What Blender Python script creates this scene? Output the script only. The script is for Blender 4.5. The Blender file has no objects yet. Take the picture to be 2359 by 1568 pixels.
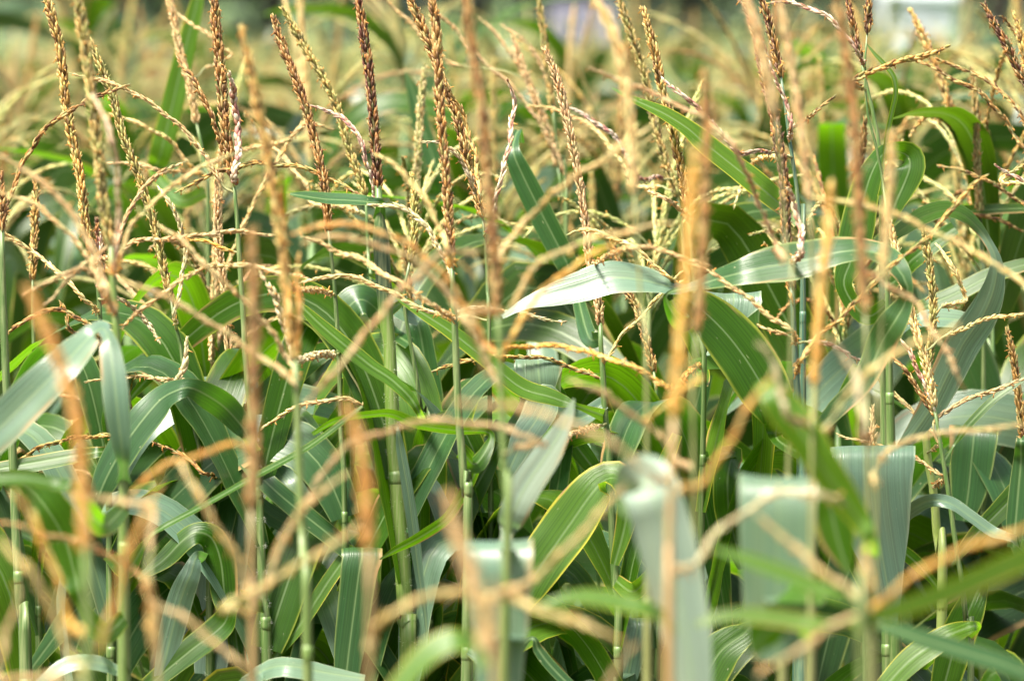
import bpy, math, random
import numpy as np
from mathutils import Vector

# ------------------------------------------------------------------ camera, sky, sun, exposure
scene = bpy.context.scene
COL = scene.collection
R = math.radians
LENS, SENSOR = 180.0, 36.0
PX = 2359.0 * LENS / SENSOR            # pixels of the study picture per unit of tangent
CAM_Z, PITCH = 2.45, 3.9
cam_d = bpy.data.cameras.new('camera')
cam_d.lens = LENS; cam_d.sensor_width = SENSOR
cam_d.clip_start = 0.1; cam_d.clip_end = 3000
cam_d.dof.use_dof = True
cam_d.dof.focus_distance = 5.0
cam_d.dof.aperture_fstop = 7.3
cam_d.dof.aperture_blades = 8
cam = bpy.data.objects.new('camera', cam_d); COL.objects.link(cam)
cam.location = (0, 0, CAM_Z)
cam.rotation_euler = (R(90 - PITCH), 0, 0)
scene.camera = cam
CF = np.array([0, math.cos(R(PITCH)), -math.sin(R(PITCH))])
CU = np.array([0, math.sin(R(PITCH)), math.cos(R(PITCH))])
CR = np.array([1.0, 0, 0])
CO = np.array([0, 0, CAM_Z])

SUN_EL, SUN_AZ = 62.0, -128.0           # azimuth from +Y (away from the camera), minus = left
world = bpy.data.worlds.new('World'); scene.world = world
world.use_nodes = True
wn = world.node_tree; wn.nodes.clear()
sky = wn.nodes.new('ShaderNodeTexSky'); sky.sky_type = 'NISHITA'
sky.sun_disc = False
sky.sun_elevation = R(SUN_EL); sky.sun_rotation = R(SUN_AZ)
sky.air_density = 1.0; sky.dust_density = 6.0; sky.ozone_density = 1.0
bg = wn.nodes.new('ShaderNodeBackground'); bg.inputs['Strength'].default_value = 0.095
wo = wn.nodes.new('ShaderNodeOutputWorld')
ov = wn.nodes.new('ShaderNodeHueSaturation'); ov.inputs['Saturation'].default_value = 0.50     # thin white overcast
wn.links.new(sky.outputs[0], ov.inputs['Color']); wn.links.new(ov.outputs[0], bg.inputs[0]); wn.links.new(bg.outputs[0], wo.inputs[0])
sun_d = bpy.data.lights.new('sun', 'SUN'); sun_d.energy = 3.6; sun_d.angle = R(16)
sun_d.color = (1.0, 0.93, 0.81)
sun = bpy.data.objects.new('sun', sun_d); COL.objects.link(sun)
sd = Vector((math.sin(R(SUN_AZ)) * math.cos(R(SUN_EL)), math.cos(R(SUN_AZ)) * math.cos(R(SUN_EL)), math.sin(R(SUN_EL))))
sun.rotation_euler = sd.to_track_quat('Z', 'Y').to_euler()
scene.view_settings.view_transform = 'Standard'
scene.view_settings.look = 'None'
scene.view_settings.exposure = 1.74
scene.view_settings.gamma = 1.0
scene.render.engine = 'CYCLES'
scene.cycles.max_bounces = 7
scene.cycles.diffuse_bounces = 4
scene.cycles.glossy_bounces = 2
scene.cycles.transmission_bounces = 5
scene.cycles.transparent_max_bounces = 4
scene.cycles.caustics_reflective = False
scene.cycles.caustics_refractive = False
scene.cycles.use_denoising = True

rng = np.random.default_rng(11)

# ------------------------------------------------------------------ materials
def new_mat(name):
    m = bpy.data.materials.new(name); m.use_nodes = True
    nt = m.node_tree; nt.nodes.clear()
    out = nt.nodes.new('ShaderNodeOutputMaterial')
    return m, nt, out
def N(nt, t, **kw):
    n = nt.nodes.new(t)
    for k, v in kw.items():
        setattr(n, k, v)
    return n
def val(nt, a, op, b=None, c=None):
    n = N(nt, 'ShaderNodeMath', operation=op)
    for i, x in enumerate((a, b, c)):
        if x is None: continue
        if isinstance(x, (int, float)): n.inputs[i].default_value = x
        else: nt.links.new(x, n.inputs[i])
    return n.outputs[0]
def mixc(nt, f, a, b):
    n = N(nt, 'ShaderNodeMix', data_type='RGBA')
    for s, x in ((n.inputs[0], f), (n.inputs[6], a), (n.inputs[7], b)):
        if isinstance(x, (int, float)): s.default_value = x
        elif isinstance(x, tuple): s.default_value = (*x, 1)
        else: nt.links.new(x, s)
    return n.outputs[2]
def ramp(nt, f, lo, hi, a=0.0, b=1.0):
    n = N(nt, 'ShaderNodeMapRange')
    n.inputs[1].default_value = lo; n.inputs[2].default_value = hi
    n.inputs[3].default_value = a; n.inputs[4].default_value = b
    nt.links.new(f, n.inputs[0]); return n.outputs[0]

def leaf_material(name, top, under_t, edge, edge_amt, gloss=0.40, spec=0.6, thru=0.30):
    m, nt, out = new_mat(name); L = nt.links
    at = N(nt, 'ShaderNodeAttribute', attribute_name='lf')      # x = across -1..1, y = metres along, z = half width
    sp = N(nt, 'ShaderNodeSeparateXYZ'); L.new(at.outputs['Vector'], sp.inputs[0])
    u, v, w = sp.outputs
    oi = N(nt, 'ShaderNodeObjectInfo')
    au = val(nt, u, 'ABSOLUTE')
    um = val(nt, u, 'MULTIPLY', w)                              # metres across
    cv = N(nt, 'ShaderNodeCombineXYZ')
    L.new(val(nt, um, 'MULTIPLY', 800.0), cv.inputs[0]); L.new(val(nt, v, 'MULTIPLY', 2.2), cv.inputs[1]); L.new(val(nt, oi.outputs['Random'], 'MULTIPLY', 40.0), cv.inputs[2])
    vein = N(nt, 'ShaderNodeTexNoise'); L.new(cv.outputs[0], vein.inputs['Vector']); vein.inputs['Scale'].default_value = 1.0; vein.inputs['Detail'].default_value = 2.0
    cv2 = N(nt, 'ShaderNodeCombineXYZ')
    L.new(val(nt, um, 'MULTIPLY', 60.0), cv2.inputs[0]); L.new(val(nt, v, 'MULTIPLY', 6.0), cv2.inputs[1]); L.new(val(nt, oi.outputs['Random'], 'MULTIPLY', 77.0), cv2.inputs[2])
    blot = N(nt, 'ShaderNodeTexNoise'); L.new(cv2.outputs[0], blot.inputs['Vector']); blot.inputs['Scale'].default_value = 1.0; blot.inputs['Detail'].default_value = 3.0
    spk_v = N(nt, 'ShaderNodeCombineXYZ')
    L.new(val(nt, um, 'MULTIPLY', 520.0), spk_v.inputs[0]); L.new(val(nt, v, 'MULTIPLY', 130.0), spk_v.inputs[1]); L.new(val(nt, oi.outputs['Random'], 'MULTIPLY', 13.0), spk_v.inputs[2])
    spk = N(nt, 'ShaderNodeTexNoise'); L.new(spk_v.outputs[0], spk.inputs['Vector']); spk.inputs['Scale'].default_value = 1.0
    veinf = ramp(nt, vein.outputs[0], 0.35, 0.65)
    c = mixc(nt, veinf, tuple(x * 0.84 for x in top), tuple(x * 1.14 for x in top))
    c = mixc(nt, ramp(nt, blot.outputs[0], 0.45, 0.75, 0, 0.25), c, (top[0] * 1.9 + 0.02, top[1] * 1.25, top[2] * 0.7))
    c = mixc(nt, val(nt, oi.outputs['Random'], 'MULTIPLY', 0.35), c, (top[0] * 1.35, top[1] * 1.1, top[2] * 0.75))
    rib = ramp(nt, val(nt, au, 'MULTIPLY', w), 0.0005, 0.0013, 1, 0)
    c = mixc(nt, val(nt, rib, 'MULTIPLY', 0.45), c, (0.22, 0.32, 0.13))
    ed = val(nt, val(nt, ramp(nt, val(nt, au, 'ADD', val(nt, val(nt, blot.outputs[0], 'SUBTRACT', 0.5), 'MULTIPLY', 0.35)), 0.90, 0.985), 'MULTIPLY', edge_amt), 'MULTIPLY', 0.9)
    c = mixc(nt, ed, c, edge)
    dry = val(nt, ramp(nt, blot.outputs[0], 0.60, 0.66), 'MULTIPLY', ramp(nt, au, 0.72, 0.93))      # dried, browned stretches of the margin
    c = mixc(nt, dry, c, (0.34, 0.22, 0.09))
    spf = ramp(nt, spk.outputs[0], 0.745, 0.77, 0, 0.7)
    c = mixc(nt, spf, c, (0.5, 0.5, 0.28))
    p = N(nt, 'ShaderNodeBsdfPrincipled'); L.new(c, p.inputs['Base Color'])
    p.inputs['Roughness'].default_value = gloss
    p.inputs['Specular IOR Level'].default_value = spec
    bm = N(nt, 'ShaderNodeBump'); bm.inputs['Strength'].default_value = 0.45; bm.inputs['Distance'].default_value = 0.0012
    L.new(vein.outputs[0], bm.inputs['Height']); L.new(bm.outputs[0], p.inputs['Normal'])
    tr = N(nt, 'ShaderNodeBsdfTranslucent')
    tc = mixc(nt, veinf, tuple(x * 0.75 for x in under_t), tuple(x * 1.2 for x in under_t))
    tc = mixc(nt, ed, tc, tuple(x * 1.3 for x in edge))
    tc = mixc(nt, val(nt, rib, 'MULTIPLY', 0.7), tc, (0.16, 0.26, 0.08))
    tc = mixc(nt, dry, tc, (0.30, 0.18, 0.06))
    L.new(tc, tr.inputs['Color'])
    mx = N(nt, 'ShaderNodeMixShader'); mx.inputs[0].default_value = thru
    L.new(p.outputs[0], mx.inputs[1]); L.new(tr.outputs[0], mx.inputs[2]); L.new(mx.outputs[0], out.inputs[0])
    return m
M = {}
M['leaf'] = leaf_material('leaf_green', (0.022, 0.070, 0.004), (0.17, 0.42, 0.004), (0.42, 0.46, 0.06), 0.5, 0.36, 0.30, 0.34)
M['blue'] = leaf_material('leaf_blue_green', (0.027, 0.080, 0.024), (0.09, 0.28, 0.006), (0.40, 0.46, 0.14), 0.4, 0.34, 0.45, 0.26)
M['pale'] = leaf_material('leaf_pale_sheen', (0.105, 0.185, 0.125), (0.12, 0.30, 0.04), (0.46, 0.52, 0.30), 0.4, 0.33, 0.7, 0.28)  # sky sheen on the blades is lightened into this base colour
M['white'] = leaf_material('leaf_white_sheen', (0.20, 0.285, 0.24), (0.16, 0.30, 0.10), (0.50, 0.56, 0.38), 0.3, 0.36, 0.6, 0.25)  # palest copy: white sky reflection put into the leaf colour
M['lime'] = leaf_material('leaf_lime', (0.050, 0.120, 0.010), (0.28, 0.60, 0.012), (0.62, 0.56, 0.05), 0.75, 0.38, 0.35, 0.34)
M['bleaf'] = leaf_material('leaf_row_green_shaded', (0.017, 0.050, 0.003), (0.10, 0.23, 0.003), (0.42, 0.46, 0.06), 0.4, 0.36, 0.30, 0.26)  # darker copy of the leaf green, undergrowth shade put into its colour
M['bblue'] = leaf_material('leaf_row_blue_green_shaded', (0.017, 0.050, 0.012), (0.06, 0.17, 0.004), (0.40, 0.46, 0.14), 0.4, 0.34, 0.45, 0.22)  # blue-green copy darkened likewise, shade between the rows is in its colour

def tassel_material(name):
    m, nt, out = new_mat(name); L = nt.links
    at = N(nt, 'ShaderNodeAttribute', attribute_name='col')
    oi = N(nt, 'ShaderNodeObjectInfo')
    geo = N(nt, 'ShaderNodeTexCoord')
    no = N(nt, 'ShaderNodeTexNoise'); L.new(geo.outputs['Object'], no.inputs['Vector']); no.inputs['Scale'].default_value = 300.0
    c = mixc(nt, ramp(nt, no.outputs[0], 0.35, 0.75, 0.0, 0.18), at.outputs['Color'], (0.16, 0.08, 0.03))
    hs = N(nt, 'ShaderNodeHueSaturation'); L.new(c, hs.inputs['Color'])
    L.new(ramp(nt, oi.outputs['Random'], 0, 1, 0.497, 0.524), hs.inputs['Hue']); L.new(ramp(nt, oi.outputs['Random'], 0, 1, 0.85, 1.2), hs.inputs['Value'])
    p = N(nt, 'ShaderNodeBsdfPrincipled'); L.new(hs.outputs[0], p.inputs['Base Color']); p.inputs['Roughness'].default_value = 0.6
    p.inputs['Specular IOR Level'].default_value = 0.35
    tr = N(nt, 'ShaderNodeBsdfTranslucent'); L.new(hs.outputs[0], tr.inputs['Color'])
    mx = N(nt, 'ShaderNodeMixShader'); mx.inputs[0].default_value = 0.38
    L.new(p.outputs[0], mx.inputs[1]); L.new(tr.outputs[0], mx.inputs[2]); L.new(mx.outputs[0], out.inputs[0])
    return m
M['tassel'] = tassel_material('tassel_spikelets')
def stalk_material():
    m, nt, out = new_mat('stalk_green'); L = nt.links
    at = N(nt, 'ShaderNodeAttribute', attribute_name='col')
    tc = N(nt, 'ShaderNodeTexCoord')
    mp = N(nt, 'ShaderNodeMapping'); L.new(tc.outputs['Object'], mp.inputs[0]); mp.inputs['Scale'].default_value = (500, 500, 14)
    no = N(nt, 'ShaderNodeTexNoise'); L.new(mp.outputs[0], no.inputs['Vector']); no.inputs['Scale'].default_value = 1.0
    c = mixc(nt, ramp(nt, no.outputs[0], 0.42, 0.68, 0, 0.6), at.outputs['Color'], (0.24, 0.27, 0.12))
    p = N(nt, 'ShaderNodeBsdfPrincipled'); L.new(c, p.inputs['Base Color']); p.inputs['Roughness'].default_value = 0.45
    L.new(p.outputs[0], out.inputs[0])
    return m
M['stalk'] = stalk_material()

# ------------------------------------------------------------------ geometry helpers
def p3(x, y, d):
    """study-picture pixel + distance along the view axis -> point in the world"""
    return CO + d * (CF + CR * ((x - 1179.5) / PX) + CU * ((784.0 - y) / PX))

def spline(P, n):
    """Catmull-Rom through the rows of P (extra columns are carried along), n samples spaced evenly by length"""
    P = np.asarray(P, float)
    if len(P) == 2:
        t = np.linspace(0, 1, n)[:, None]
        return P[0] * (1 - t) + P[1] * t
    Q = np.vstack([2 * P[0] - P[1], P, 2 * P[-1] - P[-2]])
    out = []
    for i in range(1, len(Q) - 2):
        p0, p1, p2, p3_ = Q[i - 1], Q[i], Q[i + 1], Q[i + 2]
        t = np.linspace(0, 1, 14, endpoint=False)[:, None]
        out.append(0.5 * ((2 * p1) + (-p0 + p2) * t + (2 * p0 - 5 * p1 + 4 * p2 - p3_) * t ** 2 + (-p0 + 3 * p1 - 3 * p2 + p3_) * t ** 3))
    S = np.vstack(out + [P[-1:]])
    l = np.r_[0, np.cumsum(np.linalg.norm(np.diff(S[:, :3], axis=0), axis=1))]
    s = np.linspace(0, l[-1], n)
    return np.stack([np.interp(s, l, S[:, k]) for k in range(S.shape[1])], 1)

def unit(v):
    v = np.asarray(v, float)
    return v / np.maximum(np.linalg.norm(v, axis=-1, keepdims=True), 1e-9)
def tangents(P):
    return unit(np.gradient(P, axis=0))

class MB:
    """collects vertices / faces with a colour and a leaf coordinate per vertex"""
    def __init__(s): s.v = []; s.f = []; s.c = []; s.l = []; s.m = []; s.n = 0
    def add(s, v, f, c=(1, 1, 1), l=None, mat=0):
        v = np.asarray(v, float); f = [tuple(int(i) + s.n for i in q) for q in f] if not isinstance(f, np.ndarray) else (f + s.n).tolist()
        s.v.append(v); s.f += f; s.m += [mat] * len(f)
        c = np.asarray(c, float); s.c.append(np.broadcast_to(c, (len(v), 3)) if c.ndim == 1 else c)
        s.l.append(np.zeros((len(v), 3)) if l is None else l); s.n += len(v)
    def merge(s, o, T=None, mat=None):
        v = np.vstack(o.v)
        if T is not None: v = v @ T[:3, :3].T + T[:3, 3]
        s.v.append(v); s.f += [tuple(i + s.n for i in q) for q in o.f]; s.m += o.m if mat is None else [mat] * len(o.f)
        s.c += [np.vstack(o.c)]; s.l += [np.vstack(o.l)]; s.n += len(v)
    def mesh(s, name, mats, origin=None):
        me = bpy.data.meshes.new(name)
        v = np.vstack(s.v)
        if origin is not None: v = v - np.asarray(origin)
        me.from_pydata(v.tolist(), [], s.f)
        for mt in (mats if isinstance(mats, list) else [mats]): me.materials.append(mt)
        if len(me.materials) > 1: me.polygons.foreach_set('material_index', s.m)
        me.polygons.foreach_set('use_smooth', [True] * len(s.f))
        c = np.vstack(s.c); a = me.attributes.new('col', 'FLOAT_COLOR', 'POINT')
        a.data.foreach_set('color', np.hstack([c, np.ones((len(c), 1))]).ravel())
        l = np.vstack(s.l); a = me.attributes.new('lf', 'FLOAT_VECTOR', 'POINT'); a.data.foreach_set('vector', l.ravel())
        me.update(); return me
def link(name, me, parent=None, loc=None):
    o = bpy.data.objects.new(name, me); COL.objects.link(o)
    if loc is not None: o.location = loc
    if parent is not None: o.parent = parent
    return o
def props(o, label=None, cat=None, group=None, kind=None):
    for k, v in (('label', label), ('category', cat), ('group', group), ('kind', kind)):
        if v: o[k] = v
    return o

def frame(P):
    """a steady pair of side vectors along a path"""
    T = tangents(P); A = np.zeros_like(P); a = np.cross(T[0], [0.3, 1, 0.2]); a = unit(a)
    for i, t in enumerate(T):
        a = unit(a - t * np.dot(a, t)); A[i] = a
    return T, A, np.cross(T, A)

def tube(mb, P, rad, col, k=6, mat=0, cap=True):
    P = np.asarray(P, float); n = len(P); rad = np.broadcast_to(rad, (n,))
    T, A, B = frame(P)
    an = np.arange(k) * 2 * math.pi / k
    V = P[:, None] + rad[:, None, None] * (np.cos(an)[None, :, None] * A[:, None] + np.sin(an)[None, :, None] * B[:, None])
    F = []
    for i in range(n - 1):
        for j in range(k):
            F.append((i * k + j, i * k + (j + 1) % k, (i + 1) * k + (j + 1) % k, (i + 1) * k + j))
    if cap: F += [tuple(range(k))[::-1], tuple((n - 1) * k + j for j in range(k))]
    c = np.asarray(col, float)
    if c.ndim == 2: c = np.repeat(c, k, 0)
    mb.add(V.reshape(-1, 3), F, c, mat=mat)

# real colours of the spikelets, several per style
PAL = {
 'dark':   [(.22, .085, .04), (.36, .17, .06), (.09, .035, .025), (.46, .27, .10), (.13, .13, .045), (.50, .22, .07), (.10, .04, .025), (.16, .06, .045)],
 'brown':  [(.50, .27, .09), (.62, .40, .15), (.24, .11, .045), (.66, .48, .20), (.36, .30, .10), (.64, .33, .11), (.16, .08, .03), (.44, .22, .07)],
 'olive':  [(.36, .31, .09), (.52, .45, .16), (.20, .17, .06), (.58, .42, .15), (.42, .41, .14), (.58, .38, .13)],
 'tan':    [(.72, .53, .26), (.78, .60, .33), (.62, .42, .19), (.78, .56, .31), (.66, .56, .27), (.68, .42, .20)],
 'straw':  [(.66, .60, .26), (.54, .54, .20), (.74, .66, .34), (.48, .50, .17), (.70, .54, .24), (.58, .58, .26)],
 'orange': [(.82, .46, .11), (.84, .53, .16), (.74, .37, .08), (.84, .60, .24), (.76, .36, .08)],
 'pink':   [(.64, .42, .33), (.72, .60, .48), (.50, .22, .20), (.68, .50, .36), (.74, .64, .50), (.44, .20, .14)],
 'cream':  [(.70, .60, .38), (.76, .68, .46), (.60, .46, .28), (.64, .58, .33), (.52, .44, .24)],
}
def spikelets(mb, P, style, r, step, ln, wd, ang, g=None, hi=True, tip=0.0, base=0.0, lumpy=0.0):
    """pointed spikelets set around the axis P (tip first), each pointing towards the tip"""
    g = g or rng
    L = np.r_[0, np.cumsum(np.linalg.norm(np.diff(P, axis=0), axis=1))]
    T, A, B = frame(P); T = -T                                   # towards the tip
    n = max(3, int((L[-1] - base) / step))
    s = np.linspace(ln * 0.4 + tip, max(L[-1] - base, ln), n) + g.normal(0, step * .4, n)
    keep = np.ones(n, bool)
    if lumpy: keep = (np.sin(s / 0.0014 * (1 + 0 * s) + g.uniform(0, 6)) > -lumpy) | (g.uniform(size=n) < .35)
    s = s[keep]; n = len(s)
    itp = lambda X: np.stack([np.interp(s, L, X[:, k]) for k in range(3)], 1)
    p, t, a, b = itp(P), unit(itp(T)), unit(itp(A)), unit(itp(B))
    ph = np.arange(n) * 2.3999 + g.uniform(0, 6) + g.normal(0, .35, n)
    rad = np.cos(ph)[:, None] * a + np.sin(ph)[:, None] * b
    al = R(ang) * np.clip(1 + g.normal(0, .55, n), .1, 3)
    d = unit(t * np.cos(al)[:, None] + rad * np.sin(al)[:, None])
    taper = np.clip(s / (ln * 3.0), .45, 1)
    ll = ln * g.uniform(.8, 1.2, n) * (.6 + .4 * taper); ww = wd * g.uniform(.8, 1.25, n) * (.55 + .45 * taper)
    o = p + rad * (r * taper)[:, None] - d * (ll * .35)[:, None]
    sx = unit(np.cross(d, rad)); sy = np.cross(sx, d)
    prof = [(0, .25), (.30, 1.0), (.62, .85), (1, 0)] if hi else [(0, 0), (.4, 1.0), (1, 0)]
    V = []; k = 5 if hi else 4
    for (q, w) in prof:
        if w == 0: V.append((o + d * (ll * q)[:, None])[:, None])
        else:
            for j in range(k):
                th = 2 * math.pi * j / k
                V.append((o + d * (ll * q)[:, None] + sx * (math.cos(th) * ww * w / 2)[:, None] + sy * (math.sin(th) * ww * w * .42)[:, None])[:, None])
    V = np.concatenate(V, 1); nv = V.shape[1]
    F = []
    if hi:
        for q in range(2):
            for j in range(k): F.append([q * k + j, q * k + (j + 1) % k, (q + 1) * k + (j + 1) % k, (q + 1) * k + j])
        for j in range(k): F.append([2 * k + j, 2 * k + (j + 1) % k, 3 * k, 3 * k])
        fq = np.array(F[:2 * k]); ft = np.array(F[2 * k:])[:, :3]
    else:
        fq = None; ft = np.array([[0, 1 + (j + 1) % k, 1 + j] for j in range(k)] + [[1 + j, 1 + (j + 1) % k, 1 + k] for j in range(k)])
    pal = np.array(PAL[style]); c = pal[g.integers(0, len(pal), n)] * g.uniform(.8, 1.2, (n, 1))
    cc = np.repeat(c[:, None], nv, 1).copy()
    cc[:, -1] = cc[:, -1] * .6 + np.array([.62, .42, .24]) * .4      # paler dry tips
    cc[:, 0] = cc[:, 0] * .55
    base_i = (np.arange(n) * nv)[:, None, None]
    fs = (ft[None] + base_i).reshape(-1, 3).tolist()
    if fq is not None: fs = (fq[None] + base_i).reshape(-1, 4).tolist() + fs
    mb.add(V.reshape(-1, 3), [tuple(q) for q in fs], cc.reshape(-1, 3))
    # a few spent anthers hanging out
    if hi:
        na = max(1, n // 7); ii = g.integers(0, n, na)
        for i in ii:
            st = o[i] + d[i] * ll[i] * .7; dr = unit(rad[i] * .8 + np.array([0, 0, -.7]) + g.normal(0, .4, 3))
            tube(mb, np.array([st, st + dr * g.uniform(.002, .0055)]), .0006, (.72, .34, .10), 3)

def spike_mesh_into(mb, P, style, fat=1.0, g=None, hi=True):
    g = g or rng
    tube(mb, P, np.linspace(.0008, .0022, len(P)), (.28, .24, .10), 5)
    spikelets(mb, P, style, .0029 * fat, .00085 if hi else .003, .0102, (.0029 if hi else .0036) * fat ** .5, 15, g, hi)
    if hi: spikelets(mb, P, style, .0024 * fat, .0034, .0080, .0024, 38, g, hi)
def branch_mesh_into(mb, P, style, fat=1.0, g=None, hi=True, bare=0.03):
    g = g or rng
    tube(mb, P, np.linspace(.0006, .0013, len(P)), (.42, .42, .20), 5)
    spikelets(mb, P, style, .0013 * fat, .0015 if hi else .0040, .0095, (.0026 if hi else .0034) * fat, 10, g, hi, base=bare, lumpy=.55 if hi else 0)

def blade(mb, C, half, S, fold=0.22, wave=0.05, g=None, na=9, mat=0, fray=0.0):
    """a leaf blade: centre line C (n,3), half width (n,), side vectors S (n,3); V-folded, with a rippled margin"""
    g = g or rng
    C = np.asarray(C); n = len(C); T = tangents(C)
    S = unit(S - T * np.sum(S * T, 1, keepdims=True)); Nn = np.cross(S, T)
    if Nn[:, 2].mean() < 0: Nn = -Nn
    L = np.r_[0, np.cumsum(np.linalg.norm(np.diff(C, axis=0), axis=1))]
    us = np.linspace(-1, 1, na); us = np.sign(us) * np.abs(us) ** .85
    p1, p2 = g.uniform(0, 6, 2); k1, k2 = g.uniform(38, 62, 2)
    V = np.zeros((n, na, 3)); LF = np.zeros((n, na, 3))
    for j, u in enumerate(us):
        k = k1 if u < 0 else k2; p = p1 if u < 0 else p2
        w = wave * half * np.abs(u) ** 2.2 * (np.sin(L * k + p) + .5 * np.sin(L * k * 2.3 + p * 2))
        h = fold * half * (np.abs(u) ** 1.15) - .10 * half * u * u + w
        jag = 1 + (fray * g.normal(0, 1, n) if abs(u) > .99 else 0)
        V[:, j] = C + S * (u * half * jag)[:, None] + Nn * h[:, None]
        LF[:, j, 0] = u; LF[:, j, 1] = L; LF[:, j, 2] = half
    F = np.array([(i * na + j, i * na + j + 1, (i + 1) * na + j + 1, (i + 1) * na + j) for i in range(n - 1) for j in range(na - 1)])
    mb.add(V.reshape(-1, 3), [tuple(q) for q in F.tolist()], (.1, .2, .1), LF.reshape(-1, 3), mat)
# ------------------------------------------------------------------ the ground
def structure(name, verts, faces, mat):
    me = bpy.data.meshes.new(name); me.from_pydata(verts, [], faces); me.materials.append(mat); me.update()
    return props(link(name, me), kind='structure')
def soil_material():
    m, nt, out = new_mat('soil'); L = nt.links
    tc = N(nt, 'ShaderNodeTexCoord'); a = N(nt, 'ShaderNodeTexNoise'); a.inputs['Scale'].default_value = 3.0; a.inputs['Detail'].default_value = 8
    L.new(tc.outputs['Object'], a.inputs['Vector'])
    sp = N(nt, 'ShaderNodeSeparateXYZ'); L.new(tc.outputs['Object'], sp.inputs[0])
    c = mixc(nt, a.outputs[0], (0.03, 0.022, 0.014), (0.12, 0.085, 0.05))
    c = mixc(nt, ramp(nt, sp.outputs[1], 30, 31), c, (0.07, 0.12, 0.035))
    p = N(nt, 'ShaderNodeBsdfPrincipled'); L.new(c, p.inputs['Base Color']); p.inputs['Roughness'].default_value = 0.95
    bm = N(nt, 'ShaderNodeBump'); bm.inputs['Distance'].default_value = 0.04; L.new(a.outputs[0], bm.inputs['Height']); L.new(bm.outputs[0], p.inputs['Normal'])
    L.new(p.outputs[0], out.inputs[0]); return m
structure('ground', [(-1500, -200, 0), (1500, -200, 0), (1500, 2500, 0), (-1500, 2500, 0)], [(0, 1, 2, 3)], soil_material())

# ------------------------------------------------------------------ free-growing corn, in the plant's own coordinates
STALK_C = (.13, .24, .07)
def arc_leaf(g, z0, az, ln, wd, e0, drop, s0, sharp, nseg=26):
    s = np.linspace(0, 1, nseg)
    el = R(e0) - R(drop) * (1 / (1 + np.exp(-(s - s0) / sharp)) - 1 / (1 + np.exp(s0 / sharp))) - R(20) * s
    azs = az + g.normal(0, .25) * s + g.normal(0, .5) * s ** 2
    dv = np.stack([np.cos(el) * np.cos(azs), np.cos(el) * np.sin(azs), np.sin(el)], 1) * (ln / (nseg - 1))
    C = np.vstack([[0, 0, z0], np.array([0, 0, z0]) + np.cumsum(dv[:-1], 0)])
    side = np.stack([-np.sin(azs), np.cos(azs), 0 * azs], 1)
    T = tangents(C); up = np.cross(T, side)
    tw = g.normal(0, .6) + g.normal(0, 1.3) * s
    S = side * np.cos(tw)[:, None] + up * np.sin(tw)[:, None]
    half = wd / 2 * (1 - s ** 2.3) * (.5 + .5 * np.clip(s / .3, 0, 1) ** .7) + .0006
    return C, half, S
def gen_plant(seed, H=2.3, hi=True, nleaf=12, style=None):
    g = np.random.default_rng(seed)
    out = dict(stalk=MB(), leaves=[], tassel=MB(), branches=[])
    lean = g.normal(0, .02, 2)
    zt = H - .33
    P = np.array([[lean[0] * (z / H) ** 2, lean[1] * (z / H) ** 2, z] for z in np.linspace(0, zt, 16)])
    tube(out['stalk'], P, np.linspace(.012, .0042, 16), STALK_C, 6 if hi else 4)
    a0 = g.uniform(0, 6.28); gaps = g.uniform(.07, .12, nleaf)
    z = H - g.uniform(.25, .35)
    lens = [.42, .54, .60, .68, .74, .76, .74, .70, .66, .6, .6, .6]; wds = [.042, .058, .070, .078, .084, .088, .088, .085, .08, .08, .08, .08]
    for i in range(nleaf):
        az = a0 + math.pi * i + g.normal(0, .35)
        C, h, S = arc_leaf(g, z, az, lens[i] * g.uniform(.85, 1.15), wds[i] * g.uniform(.75, 1.1), g.uniform(62, 84) if i < 2 else g.uniform(52, 80), g.uniform(60, 155), g.uniform(.2, .6), g.uniform(.02, .14), 26 if hi else 9)
        k = z / H; C = C + np.array([lean[0] * k * k, lean[1] * k * k, 0])
        mb = MB(); blade(mb, C, h, S, g=g, na=7 if hi else 3, fold=g.uniform(.1, .3), wave=.07); out['leaves'].append(mb)
        z -= gaps[i]
    st = style or g.choice(['brown', 'tan', 'straw', 'olive', 'straw', 'straw', 'olive'])
    top = np.array([lean[0], lean[1], 0])
    tl = g.normal(0, .035, 2)
    ax = lambda z: np.array([lean[0] + tl[0] * ((z - zt) / .3) ** 2, lean[1] + tl[1] * ((z - zt) / .3) ** 2, z])
    sp = np.array([ax(z) for z in np.linspace(H, zt, 14)])
    tube(out['tassel'], sp, np.linspace(.001, .0038, 14), (.30, .36, .14), 5)
    spike_mesh_into(out['tassel'], sp[:10], st, g=g, hi=hi)
    for i in range(g.integers(9, 15)):
        zb = g.uniform(zt + .03, zt + .15); az = i * 2.4 + g.normal(0, .4)
        ln = g.uniform(.14, .25); e = R(g.uniform(45, 78)); dr = R(g.uniform(20, 120)); n = 9
        s = np.linspace(0, 1, n); el = e - dr * s ** 1.2
        dv = np.stack([np.cos(el) * math.cos(az), np.cos(el) * math.sin(az), np.sin(el)], 1) * (ln / (n - 1))
        C = ax(zb) + np.vstack([[0, 0, 0], np.cumsum(dv[:-1], 0)])
        mb = MB(); branch_mesh_into(mb, C[::-1], st if g.uniform() < .6 else 'straw', g=g, hi=hi); out['branches'].append(mb)
    return out

def place_copy(src, loc, rot, scale, label, group):
    r = src.copy(); COL.objects.link(r); r.location = loc; r.rotation_euler = (0, 0, rot); r.scale = (scale,) * 3
    r['label'] = label; r['group'] = group
    for ch in src.children:
        c = ch.copy(); COL.objects.link(c); c.parent = r
        for q in ch.children:
            d = q.copy(); COL.objects.link(d); d.parent = c
    return r

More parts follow.
